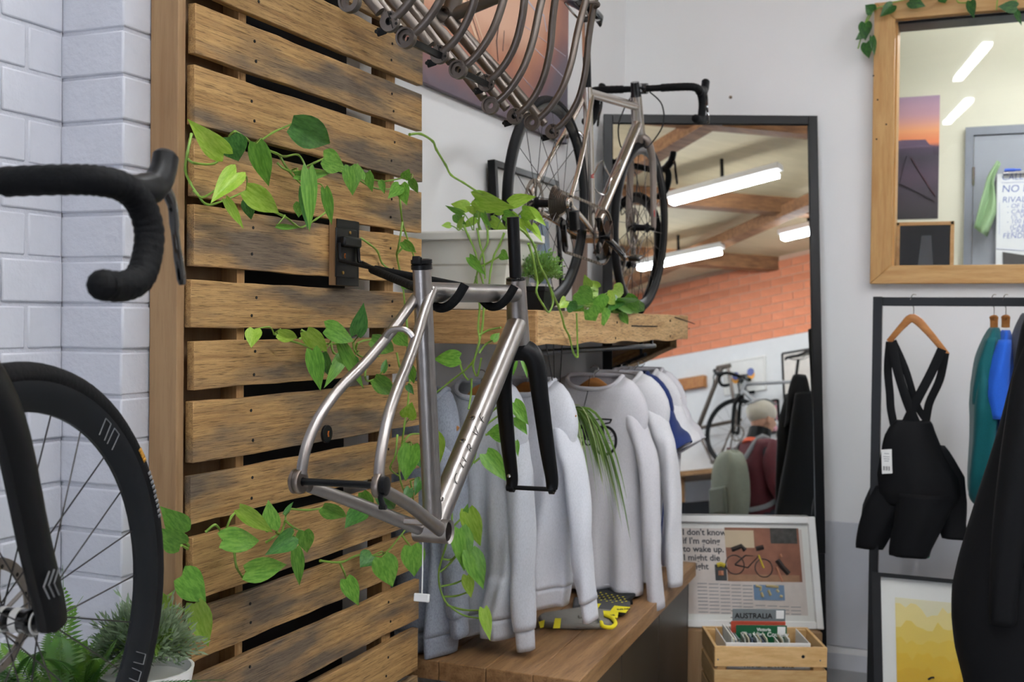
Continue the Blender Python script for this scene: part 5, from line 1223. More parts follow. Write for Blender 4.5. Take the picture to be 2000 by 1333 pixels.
ZR = 1.425
rail = MB().tube([(-1.27, SY0+.04, ZR), (-1.27, SY1-.06, ZR)], .0095, 10).build('clothes_rail', M_blackmetal)
m = MB()
for y in (SY0+.08, SY1-.1): m.box(-1.275, -1.265, y-.006, y+.006, ZR, SZ-.03)
m.build('bracket', M_blackmetal, rail); tag(rail, 'black clothes rail fixed under the timber shelf', 'rail')
GR = 'tops hanging under the timber shelf'
zt = ZR-.085
def X(px, py, y): return onY(px, py, y).x
garment('sweater', 'slate blue-grey sweater, nearest to the slat panel end', 'sweater', (X(815, 900, 2.90), 2.915, zt-.02), -.10, .30, .68, .10, M_blue, 'long', GR, 3, sl_len=.50, sl_spread=(.0, .0))
g1 = garment('sweater', 'mid grey sweater hanging behind the down tube of the hung frame', 'sweater', (X(930, 900, 2.99), 3.03, zt), -.25, .36, .69, .11, M_fgrey, 'long', GR, 8, sl_len=.56, sl_spread=(.005, .0), fold=1.3)
g2 = garment('sweater', 'pale grey crew neck sweater seen between the fork blades', 'sweater', (X(1020, 900, 3.20), 3.24, zt), -.10, .38, .64, .11, M_fgrey2, 'long', GR, 12, sl_len=.52, sl_spread=(-.015, .035), fold=.8)
g3 = garment('long_sleeve_shirt', 'pale marle long sleeve shirt with a black bicycle print', 'shirt', (X(1160, 900, 3.80), 3.80, zt-.01), -.04, .44, .76, .10, M_tee, 'long', GR, 21, rib=False, sl_len=.66, sl_spread=(-.02, .03), neck=.10, fold=.8)
g4 = garment('long_sleeve_shirt', 'plain pale long sleeve shirt just behind the bicycle print shirt', 'shirt', (X(1205, 900, 3.98), 3.98, zt-.005), -.02, .44, .76, .09, M_tee2, 'long', GR, 22, rib=False, sl_len=.62, sl_spread=(0, .02))
garment('t_shirt', 'navy blue t-shirt edge showing between the white tops', 't-shirt', (X(1220, 900, 4.12), 4.12, zt-.01), 0, .42, .74, .08, M_navy, 'short', GR, 23, rib=False, sl_len=.14)
g5 = garment('t_shirt', 'white short sleeve t-shirt with dark sleeve edge', 't-shirt', (X(1238, 900, 4.24), 4.24, zt-.005), .0, .42, .76, .08, M_tee2, 'short', GR, 24, rib=False, sl_len=.15)
garment('t_shirt', 'white t-shirt furthest along the rail under the shelf', 't-shirt', (X(1250, 900, 4.36), 4.36, zt-.005), .0, .42, .80, .08, M_tee, 'short', GR, 25, rib=False, sl_len=.15)
# swing tag, neck label and the printed bicycle on the front of the shirt
r3, s3f, p3f = g3
def on3(x, z):                                  # a point on the front of the shirt
    lo, hi = .14, 1.0; v = max(.145, min(1, .14+.86*((-z-.145)/(.76-.145)))); a, b_, _ = p3f(v)
    c = max(-1, min(1, math.copysign((abs(x)/a)**(1/.72), x))); th = math.acos(c); q = s3f(th/(2*pi), v); return V((x, q.y+.0028, q.z))
M_print = plain('print_black', (30, 30, 32), .9)
IM3 = MTX[r3.name].inverted()
def pr(px, py):                                 # photo point on the shirt -> shirt x, z
    q = IM3 @ onY(px, py, MTX[r3.name][1][3]-.05); return q.x, q.z
def pline(pts, w, name):
    P_ = []
    for a, b_ in zip(pts, pts[1:]):
        for k in range(5): t = k/5; P_.append((a[0]+(b_[0]-a[0])*t, a[1]+(b_[1]-a[1])*t))
    P_.append(pts[-1]); Q = [on3(*pr(*p)) for p in P_]
    MB().tube(Q, w*.3, 6, sx=3.3, up=(0, 1, 0)).build(name, M_print, r3, local=True)
def pring(c, rx, ry, w, name, n=28): pline([(c[0]+rx*math.cos(2*pi*k/n), c[1]+ry*math.sin(2*pi*k/n)) for k in range(n+1)], w, name)
pring((1183, 861), 21, 27, .0055, 'printed_wheel'); pring((1122, 851), 21, 27, .0055, 'printed_wheel')
for k in range(7): a = pi*k/7; pline([(1183-18*math.cos(a), 861-23*math.sin(a)), (1183+18*math.cos(a), 861+23*math.sin(a))], .0008, 'printed_spoke')
pline([(1183, 861), (1177, 828), (1175, 818)], .004, 'printed_fork'); pline([(1137, 818), (1150, 860), (1175, 832)], .0025, 'printed_frame'); pline([(1137, 818), (1175, 820)], .0022, 'printed_frame'); pline([(1122, 851), (1150, 860)], .002, 'printed_frame'); pline([(1122, 851), (1139, 822)], .0018, 'printed_frame')
pline([(1137, 818), (1134, 800)], .0018, 'printed_seatpost'); pline([(1126, 799), (1146, 798)], .0035, 'printed_saddle')
pline([(1175, 818), (1176, 812), (1190, 812), (1196, 818), (1192, 826), (1182, 828)], .003, 'printed_bars'); pring((1150, 861), 7, 9, .003, 'printed_chainring', 14)
pc_ = on3(*pr(1143, 745)); 
MB().obox(pc_+V((0, .012, 0)), (.018, 0, .002), (0, .0012, 0), (-.002, 0, .036)).build('swing_tag', M_black, r3, bevel=.001, local=True)
MB().obox(pc_+V((0, .0138, -.006)), (.012, 0, .001), (0, .0003, 0), (-.001, 0, .016)).build('tag_panel', plain('tag_grey', (150, 150, 154), .5), r3, local=True)
MB().tube([pc_+V((0, .012, .034)), pc_+V((.012, .0, .10)), pc_+V((.014, -.01, .15))], .0012, 6).build('tag_cord', M_black, r3, local=True)

# ---- hanging spider plant in front of the shirt
sp0 = at(1098, 812, 3.66)
spi = empty('spider_plant', tuple(sp0), 'green and white spider plant hanging on black cords before the print shirt', 'plant')
for px, py in ((1062, 690), (1077, 690), (1094, 690)):
    top = onX(px+4, 684, SX-.02); top.z = SZ-STH+.004; 
    MB().tube([top, sp0+V((random.uniform(-.03, .03), 0, .01))], .0016, 6).build('cord', M_black, spi)
MB().lathe(sp0+V((0, 0, -.07)), (0, 0, 1), [(.030, 0), (.044, .075), (.040, .075), (.036, .06)], 20).build('pot', M_black, spi)
M_spi = plain('spider_leaf', (122, 158, 74), .45, var=.2, scale=8); M_spil = plain('spider_leaf_pale', (196, 208, 150), .45, var=.1)
rg = random.Random(9)
for i in range(70):
    a = rg.uniform(-1.5, 1.5) if i % 3 else rg.uniform(0, 6.28); L = rg.uniform(.16, .36); o0 = sp0+V((.012*math.cos(a), .012*math.sin(a), .008))
    d = (CR*math.cos(a)*1.0+V((CF.x, CF.y, 0))*-.55*abs(math.sin(a))); k = rg.uniform(.25, .75); n = 10
    pts = [o0+d*(L*.45*(t/n)**.8*1.5)+V((0, 0, L*(k*(t/n)-1.55*(t/n)**2))) for t in range(n+1)]
    w = [.0048*math.sin(pi*(.12+.86*t/n)) for t in range(n+1)]
    MB().tube(pts, w, 5, sx=.18, up=(CR.x, CR.y, 0)).build('leaf', M_spi if i % 4 else M_spil, spi)

# ---- socks on the bench
def quadsheet(name, label, c4, z, th, mat, cat, group=None):
    p = [onZ(px, py, z) for px, py in c4]; r = empty(name, tuple(p[0]), label, cat, group)
    MB().prism([(q.x, q.y, z) for q in p], (0, 0, th)).build('sock', mat, r, bevel=th*.35); return r, p
M_sock = plain('sock_black', (22, 23, 26), .9, bmp=.2); M_yel = plain('sock_yellow', (232, 216, 30), .8); M_sg = plain('sock_grey', (128, 124, 118), .9, bmp=.2); M_sd = plain('sock_charcoal', (70, 70, 72), .9)
r, p = quadsheet('dotted_sock', 'folded black sock with yellow dots, furthest of the bench socks', [(1128, 1148), (1150, 1146), (1242, 1166), (1224, 1180), (1128, 1172)], BZ+.012, .012, M_sock, 'socks', 'socks laid on the bench')
for i in range(8):
    for j in range(5):
        px = 1140+i*11+j*3; py = 1152+i*2.1+j*4.2
        if py > 1178 or px > 1226: continue
        q = onZ(px, py, BZ+.0245); MB().lathe(q, (0, 0, 1), [(.0035, 0), (.0035, .0006)], 8).build('yellow_dot', M_yel, r)
MB().prism([(q.x, q.y, BZ+.0005) for q in [onZ(a, b_, BZ) for a, b_ in ((1136, 1160), (1230, 1172), (1236, 1182), (1150, 1186))]], (0, 0, .011)).build('under_sock', M_sock, r)
r, p = quadsheet('packed_sock', 'charcoal and yellow sock in a clear packet beside the dotted sock', [(1120, 1178), (1232, 1186), (1222, 1204), (1208, 1206), (1118, 1196)], BZ+.0005, .022, M_sd, 'socks', 'socks laid on the bench')
for c4 in ([(1158, 1180), (1174, 1180), (1166, 1192), (1152, 1192)], [(1200, 1184), (1231, 1187), (1222, 1198), (1192, 1194)]):
    MB().prism([tuple(onZ(a, b_, BZ+.0228)) for a, b_ in c4], (0, 0, .0008)).build('yellow_band', M_yel, r)
q = onZ(1206, 1192, BZ+.024); text('printed_text', 'ROAD', .016, M_sock, r, q, (.8, .6, 0), (-.6, .8, 0), bold=.0003)
r, p = quadsheet('packed_sock', 'grey sock pair with yellow striped cuff, nearest the bench front', [(1052, 1214), (1060, 1208), (1140, 1196), (1206, 1204), (1198, 1230), (1120, 1232), (1056, 1228)], BZ+.0005, .020, M_sg, 'socks', 'socks laid on the bench')
for c4 in ([(1052, 1216), (1064, 1212), (1062, 1226), (1055, 1228)], [(1084, 1209), (1096, 1209), (1094, 1228), (1080, 1228)], [(1178, 1194), (1208, 1196), (1206, 1208), (1180, 1206)]):
    MB().prism([tuple(onZ(a, b_, BZ+.0208)) for a, b_ in c4], (0, 0, .0012)).build('yellow_band', M_yel, r)
q = onZ(1182, 1204, BZ+.0222); text('printed_text', 'RIDE', .016, M_sock, r, q, (.8, .6, 0), (-.6, .8, 0), bold=.0003)
cuff = [onZ(px, py, BZ+.021) for px, py in ((1182, 1206), (1196, 1212), (1202, 1222), (1194, 1230), (1178, 1228), (1174, 1220))]
MB().tube(smooth_path([c+V((0, 0, .006)) for c in cuff], 4), .0065, 8).build('yellow_cuff', M_yel, r)
MB().tube(smooth_path([onZ(px, py, BZ+.024) for px, py in ((1130, 1206), (1160, 1204), (1172, 1214), (1166, 1224), (1126, 1224))], 4), .006, 8).build('sock_fold', M_sg, r)
lf_ = empty('fallen_leaf', tuple(onZ(1142, 1146, BZ)), 'green leaf sprig lying on the bench behind the dotted sock', 'leaf')
for a, b_ in (((1150, 1150), (1156, 1136)), ((1150, 1150), (1140, 1140)), ((1146, 1152), (1162, 1148))):
    leaf(lf_, onZ(*a, BZ+.015), onZ(*b_, BZ+.02)+V((0, 0, .008)), .03, 'd')

# ================================================================== RACK AND CLOTHES BY THE BACK WALL
YK = 4.55
kx0, kx1 = onY(1704, 700, YK).x, onY(1722, 700, YK).x; kz1, kz0 = onY(1712, 580, YK).z, onY(1740, 598, YK).z
rk = empty('clothes_rack', (kx0, YK, 0), 'black square tube clothes rack in front of the back wall', 'clothes rack')
w_ = kx1-kx0; kxr = kx0+1.25
MB().box(kx0, kx1, YK-w_/2, YK+w_/2, 0.03, kz1).build('post', M_blackmetal, rk, bevel=.002); MB().box(kxr, kxr+w_, YK-w_/2, YK+w_/2, 0.03, kz1).build('post', M_blackmetal, rk, bevel=.002)
MB().box(kx1, kxr, YK-w_*.42, YK+w_*.42, kz0, kz1-.002).build('top_rail', M_blackmetal, rk, bevel=.002)
for x in (kx0, kxr): MB().box(x, x+w_, YK-.22, YK+.22, 0, .03).build('foot', M_blackmetal, rk, bevel=.002)
def loft(parent, rows, Y, mat, name, dep=.45, n=20, fold=.08, seed=0, solid=True):
    """rows: (centre px, py, half width px): a soft tube hanging at depth Y"""
    rg = random.Random(seed); ph = rg.uniform(0, 6)
    C_ = []
    for (px, py, hw) in rows:
        c = onY(px, py, Y); e = onY(px+hw, py, Y); C_.append((c, (e-c).length))
    pts = smooth_path([c for c, _ in C_], 4); rs = []
    for i in range(len(C_)-1):
        for k in range(4): rs.append(C_[i][1]+(C_[i+1][1]-C_[i][1])*k/4)
    rs.append(C_[-1][1])
    def fn(u, v):
        j = round(v*(len(pts)-1)); th = 2*pi*u; f = 1+fold*math.sin(5*th+v*4+ph)
        return pts[j]+V((math.cos(th)*rs[j]*f, math.sin(th)*rs[j]*dep*f, 0))
    o = MB().grid(fn, n, len(pts), True).build(name, mat, parent, angle=180)
    s = o.modifiers.new('thick', 'SOLIDIFY'); s.thickness = .003; return o
def rackhanger(parent, px, py, Y, L, R_):
    c = onY(px, py, Y); a = onY(*L, Y); b_ = onY(*R_, Y)
    pts = smooth_path([a, a.lerp(c, .55)+V((0, -.006, .010)), c+V((0, -.008, 0)), b_.lerp(c, .55)+V((0, -.006, .010)), b_], 5); n = len(pts)
    h = MB().tube(pts, [.011+.006*math.exp(-((i-n/2)/5)**2) for i in range(n)], 10, sx=.5).build('hanger', M_hanger, parent)
    t = V((c.x, Y, kz1)); MB().tube(smooth_path([c, V((c.x, Y, (c.z+kz1)/2)), V((c.x-.012, Y-.006, kz1-.02)), V((c.x-.004, Y-.022, kz1+.006)), V((c.x+.006, Y+.02, kz1+.008))], 4), .0018, 7).build('hanger_hook', M_steel, parent)
bs_ = empty('bib_shorts', tuple(onY(1785, 620, YK)), 'black cycling bib shorts on a wooden hanger with white swing tag', 'bib shorts')
rackhanger(bs_, 1784, 622, YK, (1736, 668), (1850, 694))
YG = YK-.015
loft(bs_, [(1782, 822, 34), (1776, 850, 50), (1782, 890, 62), (1792, 930, 78), (1796, 965, 80), (1796, 990, 66)], YG, M_blackcloth, 'bib_body', .4, seed=1)
loft(bs_, [(1748, 950, 46), (1728, 990, 44), (1712, 1030, 36), (1698, 1072, 26)], YG+.02, M_blackcloth, 'short_leg', .5, seed=2)
loft(bs_, [(1806, 965, 56), (1798, 1010, 50), (1786, 1050, 44), (1776, 1088, 38)], YG-.02, M_blackcloth, 'short_leg', .5, seed=3)
loft(bs_, [(1826, 870, 18), (1842, 930, 40), (1852, 980, 36), (1860, 1020, 28), (1866, 1054, 25)], YG+.01, M_blackcloth, 'side_panel', .4, seed=4)
M_mint = plain('mint_gripper', (60, 150, 124), .6)
MB().lathe(onY(1776, 1088, YG-.02), (0, 0, 1), [(.07, -.002), (.074, .003), (.070, .006)], 20).build('leg_gripper', M_mint, bs_).scale = (1, .5, 1)
def strap(pts, Y, w=.034):
    path = smooth_path([onY(px, py, Y+dy) for px, py, dy in pts], 5); MB().tube(path, w/2, 8, sx=.14, up=(1, 0, .0)).build('strap', M_blackcloth, bs_)
strap([(1742, 668, -.02), (1752, 720, -.02), (1770, 780, -.02), (1790, 830, -.01)], YG)
strap([(1738, 668, .0), (1734, 720, .0), (1738, 770, .0), (1740, 800, .0), (1748, 840, 0)], YG, .03)
strap([(1744, 666, .02), (1768, 720, .02), (1790, 790, .02), (1808, 820, .01)], YG, .026)
strap([(1840, 682, -.02), (1818, 730, -.02), (1792, 780, -.02), (1768, 830, -.01)], YG)
strap([(1846, 690, .01), (1836, 740, .01), (1818, 780, .01), (1812, 800, .01), (1806, 840, .01)], YG, .03)
tg = onY(1732, 902, YG-.06); ttl = MB().obox(tg, (.019, 0, .002), (0, .001, 0), (-.002, 0, .046)).build('swing_tag', M_white, bs_, bevel=.001)
for k in range(5): MB().box(tg.x-.010+.005*k-.002, tg.x-.010+.005*k+(.0 if k % 2 else .0012)-.0005, tg.y-.0018, tg.y-.0012, tg.z-.034, tg.z-.018).build('barcode_bar', M_hole, ttl)
for k, (zz, ww) in enumerate(((.030, .010), (.018, .013), (.010, .012), (.002, .009))): MB().box(tg.x-ww, tg.x+ww*.8, tg.y-.0018, tg.y-.0012, tg.z+zz-.001, tg.z+zz+.001).build('tag_line', M_mark, ttl)
tj = empty('teal_jersey', tuple(onY(1940, 640, YK)), 'dark teal jersey hanging edge-on between bib shorts and blue top', 'jersey')
rackhanger(tj, 1941, 622, YK, (1940, 640), (1943, 640))
loft(tj, [(1942, 640, 9), (1938, 662, 18), (1930, 700, 24), (1928, 750, 30), (1926, 790, 32), (1922, 860, 28), (1916, 920, 26), (1910, 962, 20), (1914, 982, 12)], YK, M_teal, 'body', 4.0, seed=5, fold=.12)
loft(tj, [(1936, 660, 12), (1924, 710, 18), (1918, 760, 20), (1914, 790, 16)], YK-.14, M_teal, 'sleeve', 1.6, seed=6)
bj = empty('blue_top', tuple(onY(1962, 640, YK)), 'bright royal blue top hanging edge-on beside the teal jersey', 'top')
rackhanger(bj, 1964, 622, YK, (1962, 640), (1966, 640))
loft(bj, [(1964, 645, 8), (1962, 668, 16), (1960, 720, 22), (1966, 780, 26), (1968, 860, 24), (1966, 930, 22)], YK+.0, M_royal, 'body', 4.0, seed=7, fold=.1)
loft(bj, [(1962, 664, 12), (1950, 720, 22), (1944, 770, 26), (1952, 818, 22)], YK-.15, M_royal, 'sleeve', 1.4, seed=8)
gh = empty('grey_hoodie', tuple(onY(1998, 640, YK)), 'dark grey hooded top at the photo\'s right edge on the rack', 'hooded top')
loft(gh, [(2006, 612, 10), (2004, 640, 22), (2004, 680, 30), (2008, 800, 34), (2010, 1000, 34)], YK, cloth('hoodie_grey', (86, 90, 100), .1), 'body', 3.4, seed=9)
bkj = empty('black_jacket', tuple(onY(2040, 600, 3.7)), 'large black jacket hanging in front of the rack at the right edge', 'jacket')
rows = [(2003, 640), (1984, 700), (1966, 770), (1948, 840), (1928, 905), (1908, 965), (1884, 1040), (1866, 1100), (1852, 1160), (1850, 1220), (1856, 1280), (1872, 1345), (1880, 1400)]
loft(bkj, [((x+2180)/2, y, (2180-x)/2) for x, y in rows], 3.7, M_blackcloth, 'body', .5, n=40, seed=10, fold=.02)
loft(bkj, [(2060, 560, 30), (2050, 640, 55), (2040, 760, 70)], 3.64, M_blackcloth, 'shoulder', .6, n=24, seed=11, fold=.03)
loft(bkj, [(2046, 628, 26), (2016, 740, 38), (1996, 880, 40), (1976, 1020, 36), (1962, 1150, 30), (1958, 1220, 26)], 3.58, M_blackcloth, 'sleeve', .8, n=20, seed=12, fold=.06)
loft(bkj, [(2150, 628, 26), (2172, 740, 38), (2186, 880, 40), (2190, 1020, 36), (2190, 1150, 30), (2190, 1220, 26)], 3.62, M_blackcloth, 'sleeve', .8, n=20, seed=13, fold=.06)
st2 = MB().box(onY(2110, 600, 3.7).x-.02, onY(2110, 600, 3.7).x+.02, 3.68, 3.72, 0, onY(2110, 520, 3.7).z).build('garment_stand', M_blackmetal); tag(st2, 'black stand post carrying the large black jacket', 'stand')

# ---- yellow mountain print leaning at the rack's foot
YV = 4.30
u0 = onY(1703, 1118, YV); u1 = onY(1960, 1118, YV); wid = u1.x-u0.x; hgt = .62
upv = V((-.06, .27, 1)).normalized(); nn = V((0, -1, .27)).normalized()
TL = u0; yv = empty('mountain_print', (u0.x, YV, u0.z-hgt), 'black framed print of yellow layered mountains leaning below the rack', 'picture')
def yp(x, t): return TL+V((x, 0, 0))-upv*t
def yrect(name, x0, x1, t0, t1, off, th, mat): return MB().obox((yp(x0, t0)+yp(x1, t1))/2+nn*off, V(((x1-x0)/2, 0, 0)), upv*(t1-t0)/2, nn*th/2).build(name, mat, yv, bevel=.001)
fr = .026
for a in ((0, fr*1.15, 0, hgt), (wid-fr, wid, 0, hgt), (fr, wid-fr, 0, fr*.55), (fr, wid-fr, hgt-fr, hgt)): yrect('frame_rail', *a, 0, .03, M_black)
yrect('mount', fr, wid-fr, fr*.5, hgt-fr, -.006, .006, plain('mount_white', (232, 232, 226), .6, var=.01))
ix0, ix1 = .078, wid-.078; it0 = .082
yrect('sky', ix0, ix1, it0, hgt-.05, -.0022, .001, plain('print_sky', (226, 220, 186), .6, var=.02))
cols = [(232, 214, 140), (228, 200, 90), (226, 192, 60), (224, 184, 36), (220, 176, 18), (210, 164, 8)]
rg = random.Random(4)
for k, c in enumerate(cols):
    t_ = it0+.045+.052*k; mt = plain('print_yellow_%d' % k, c, .6, var=.02); n = 16; amp = .030-.0025*k
    top = [(ix0+(ix1-ix0)*i/n, t_+rg.uniform(-amp, amp*.5)*(1 if i % 3 else 1.3)) for i in range(n+1)]
    poly = [yp(x, t)+nn*(-.0014+.0007*k) for x, t in top]+[yp(ix1, hgt-.05)+nn*(-.0014+.0007*k), yp(ix0, hgt-.05)+nn*(-.0014+.0007*k)]
    MB().prism(poly, nn*.0006).build('mountain_layer', mt, yv)
yrect('pane', fr, wid-fr, fr*.5, hgt-fr, .008, .001, M_glass)
c_ = onP(1820, 1329, yp(0, 0)+nn*.004, nn); MB().tube([c_+V((-.012, 0, .0)), c_+V((-.002, 0, .008)), c_+V((.008, 0, .010))], .003, 6).build('tiny_rider', M_hole, yv)

# ---- framed newspaper page leaning on the mirror
NX = V((math.cos(.38), math.sin(.38), 0)); NB = onY(1608, 1230, 4.72); NT = onY(1590, 1010, 4.80); NU = (NT-NB); NH = NU.length; NU.normalize(); NN = NX.cross(NU)
if NN.y > 0: NN = -NN
NW = .60
nf = empty('framed_newspaper', tuple(NB-NX*NW/2), 'white framed newspaper page about a cyclist leaning on the mirror', 'picture')
def np_(x, t): return NB-NX*(NW-x)+NU*t                # x from the left, t from the bottom
def nrect(name, x0, x1, t0, t1, off, th, mat, par=None): return MB().obox((np_(x0, t0)+np_(x1, t1))/2+NN*off, NX*(x1-x0)/2, NU*(t1-t0)/2, NN*th/2).build(name, mat, par or nf)
def nxy(px, py):                                        # photo point on the page -> x, t
    q = onP(px, py, NB, NN)-NB; return NW+q.dot(NX), q.dot(NU)
fr = .030
for a in ((0, fr, 0, NH), (NW-fr, NW, 0, NH), (fr, NW-fr, 0, fr), (fr, NW-fr, NH-fr, NH)): nrect('frame_rail', *a, .002, .026, M_white).modifiers.new('b', 'BEVEL').width = .003
nrect('mount', fr, NW-fr, fr, NH-fr, -.004, .004, plain('mount_white', (232, 232, 226), .6))
def npx(name, x0, y0, x1, y1, off, mat): 
    a, b_ = nxy(x0, y1), nxy(x1, y0); return nrect(name, a[0], b_[0], a[1], b_[1], off, .0006, mat)
M_news = plain('newsprint', (214, 204, 196), .8, var=.05, scale=30); M_brn = plain('photo_brown', (142, 92, 70), .5, var=.22, scale=14); M_ink2 = plain('news_ink', (52, 54, 62), .8)
npx('page', 1342, 1036, 1574, 1212, -.0014, M_news)
npx('photo', 1426, 1034, 1568, 1144, -.0006, M_brn)
npx('photo_door', 1424, 1042, 1480, 1078, 0, plain('photo_cream', (200, 180, 150), .5)); npx('photo_inset', 1513, 1034, 1564, 1066, 0, plain('photo_dark', (66, 64, 60), .5, var=.4, scale=40))
npx('photo_ground', 1426, 1126, 1566, 1144, .0004, plain('photo_ground', (158, 118, 88), .5, var=.15, scale=30))
def nring(px, py, r, mat, w=.0022, nm='photo_wheel'):
    P_ = [NB-NX*(NW-(nxy(px+r*math.cos(a), py+r*1.05*math.sin(a)))[0])+NU*nxy(px+r*math.cos(a), py+r*1.05*math.sin(a))[1]+NN*.0008 for a in [2*pi*k/24 for k in range(24)]]
    MB().tube(P_, w, 5, closed=True).build(nm, mat, nf)
M_pw = plain('photo_black', (52, 44, 42), .6); nring(1441, 1111, 18, M_pw); nring(1497, 1115, 17, M_pw)
def nline(pts, w, mat, nm): MB().tube([np_(*nxy(*p))+NN*.0009 for p in pts], w, 5).build(nm, mat, nf)
nline([(1441, 1111), (1462, 1092), (1488, 1092), (1466, 1116), (1441, 1111)], .003, M_pw, 'photo_bike'); nline([(1488, 1090), (1497, 1115)], .004, plain('photo_yellow', (206, 180, 60), .5), 'photo_fork'); nline([(1436, 1082), (1455, 1074), (1462, 1082)], .010, M_pw, 'photo_bag'); nline([(1484, 1078), (1498, 1074)], .010, M_pw, 'photo_bag')
M_skin = plain('photo_skin', (190, 130, 100), .6); nline([(1530, 1086), (1532, 1092)], .006, M_skin, 'photo_head'); nline([(1524, 1098), (1534, 1112), (1545, 1124)], .011, M_pw, 'photo_figure'); nline([(1522, 1112), (1532, 1140)], .005, M_skin, 'photo_leg'); nline([(1534, 1106), (1546, 1122)], .004, M_skin, 'photo_arm')
npx('portrait', 1402, 1112, 1424, 1144, -.0004, plain('portrait_dark', (58, 60, 62), .6)); nline([(1406, 1114), (1413, 1111), (1421, 1114)], .009, plain('portrait_yellow', (206, 188, 60), .6), 'portrait_helmet'); nline([(1413, 1124), (1413, 1133)], .011, M_skin, 'portrait_face')
npx('map_sea', 1476, 1147, 1535, 1179, 0, plain('map_blue', (112, 140, 170), .6)); M_land = plain('map_land', (206, 190, 140), .7)
for pts in ([(1480, 1150), (1490, 1153), (1488, 1160)], [(1490, 1163), (1493, 1172)], [(1500, 1150), (1512, 1150), (1524, 1151)], [(1504, 1158), (1508, 1168)], [(1520, 1156), (1524, 1161)], [(1526, 1168), (1531, 1170)]): nline(pts, .0055, M_land, 'map_land')
for k, (s, py) in enumerate((("I don't know", 1057), ("if I'm going", 1074), ("to wake up.", 1090), ("I might die", 1107), ("tonight", 1124))):
    a = nxy(1341, py); text('headline', s, .0355, M_ink2, nf, np_(a[0], a[1])+NN*-.0004, NX, NU, bold=.0007)
for k in range(5):                                   # columns of body text
    for j in range(9):
        x0 = 1366+k*22; y = 1150+j*7
        if x0 > 1470 and y < 1182: continue
        npx('text_line', x0, y, x0+19, y+2.2, -.0008, M_mark)
for k in range(4):
    for j in range(3): npx('text_line', 1478+k*23, 1188+j*7, 1497+k*23, 1190+j*7, -.0008, M_mark)
nrect('pane', fr, NW-fr, fr, NH-fr, .010, .0008, M_glass)
# low box that carries it
o = MB().obox(np_(NW/2, 0)+V((0, .02, -(NB.z)/2-.001)), NX*NW*.46, V((-NX.y, NX.x, 0))*.07, V((0, 0, NB.z/2))).build('low_box', M_ply, bevel=.003); tag(o, 'low plywood box under the framed newspaper behind the crate', 'box')

# ---- pine crate of maps
KX = V((_r0.x, _r0.y, 0)); KY = V((_f0.x, _f0.y, 0)); KF = at(1396, 1264, 3.98); KW = (at(1616, 1264, 3.98)-KF).length; KD = .27; KT = KF.z
cr = empty('pine_crate', tuple(KF+KX*KW/2-V((0, 0, KT))), 'slatted pine crate full of maps in front of the newspaper frame', 'crate')
def kp(x, y, z): return KF+KX*x+KY*y+V((0, 0, z-KT))
def kbox(name, x0, x1, y0, y1, z0, z1, mat, par=None): return MB().obox((kp(x0, y0, z0)+kp(x1, y1, z1))/2, KX*(x1-x0)/2, KY*(y1-y0)/2, V((0, 0, (z1-z0)/2))).build(name, mat, par or cr, bevel=.0015)
sh = .070; gp = .013; zz = KT; k = 0
M_pinec = wood('crate_pine', (228, 190, 134), (208, 164, 104), None, sc=(3, 3, 16), streak=.08, rough=.5, bmp=.04)
while zz > .02:
    z0_ = max(.004, zz-sh)
    kbox('slat', 0, KW, -.0, .011, z0_, zz, M_pinec); kbox('slat', 0, KW, KD-.011, KD, z0_, zz, M_pinec)
    kbox('slat', 0, .011, .0115, KD-.0115, z0_, zz, M_pinec); kbox('slat', KW-.011, KW, .0115, KD-.0115, z0_, zz, M_pinec); zz -= sh+gp
for x in (.012, KW-.045):
    for y in (.012, KD-.030): kbox('corner_post', x, x+.033, y, y+.018, .004, KT-.004, M_pinec)
kbox('base', .012, KW-.012, .012, KD-.012, .006, .014, M_pinec)
for x in (.012, KW-.025): MB().lathe(kp(x, -.0005, KT-.045), -KY, [(.0028, 0), (.0028, .001)], 10).build('nail', M_steel, cr)
MB().lathe(kp(KW-.085, -.0005, KT-.032), -KY, [(.006, 0), (.004, .0008)], 12).build('knot', M_hole, cr)
# inner white card box and its printed side
wbx = empty('map_box', tuple(kp(KW/2, .1, .02)), 'white cardboard box of maps inside the pine crate', 'box')
kbox('front', .045, KW-.05, .033, .037, .02, KT+.006, M_white, wbx); kbox('side', .045, .049, .037, KD-.035, .02, KT+.004, M_white, wbx); kbox('side', KW-.054, KW-.05, .037, KD-.035, .02, KT+.004, M_white, wbx)
kbox('base', .049, KW-.054, .037, KD-.035, .02, .024, M_white, wbx)
text('printed_text', 'KI ADVENTURE', .026, M_hole, wbx, kp(.11, .0325, KT-sh-.012), KX, V((0, 0, 1)), bold=.0004)
rg = random.Random(6); pal = [(222, 222, 214), (196, 200, 190), (150, 160, 160), (214, 206, 180), (120, 130, 120), (96, 110, 130), (232, 230, 226), (180, 170, 140)]
nm = 26
for i in range(nm):
    x = .085+(KW-.155)*i/(nm-1); o0 = kp(x, .050, .026); h = KT+.012+rg.uniform(-.004, .014)-.026; sl = min(.30, rg.uniform(.10, .30), .04+.02*i)
    U_ = (V((0, 0, 1))-KX*sl).normalized(); D_ = KY*.085
    o = MB().obox(o0+U_*h/2+D_, KX*.0022, D_, U_*h/2).build('map_booklet', plain('booklet_%d' % (i % len(pal)), pal[i % len(pal)], .6, var=.1, scale=20))
    tag(o, 'thin folded map standing in the row inside the pine crate', 'map', 'row of folded maps in the crate')
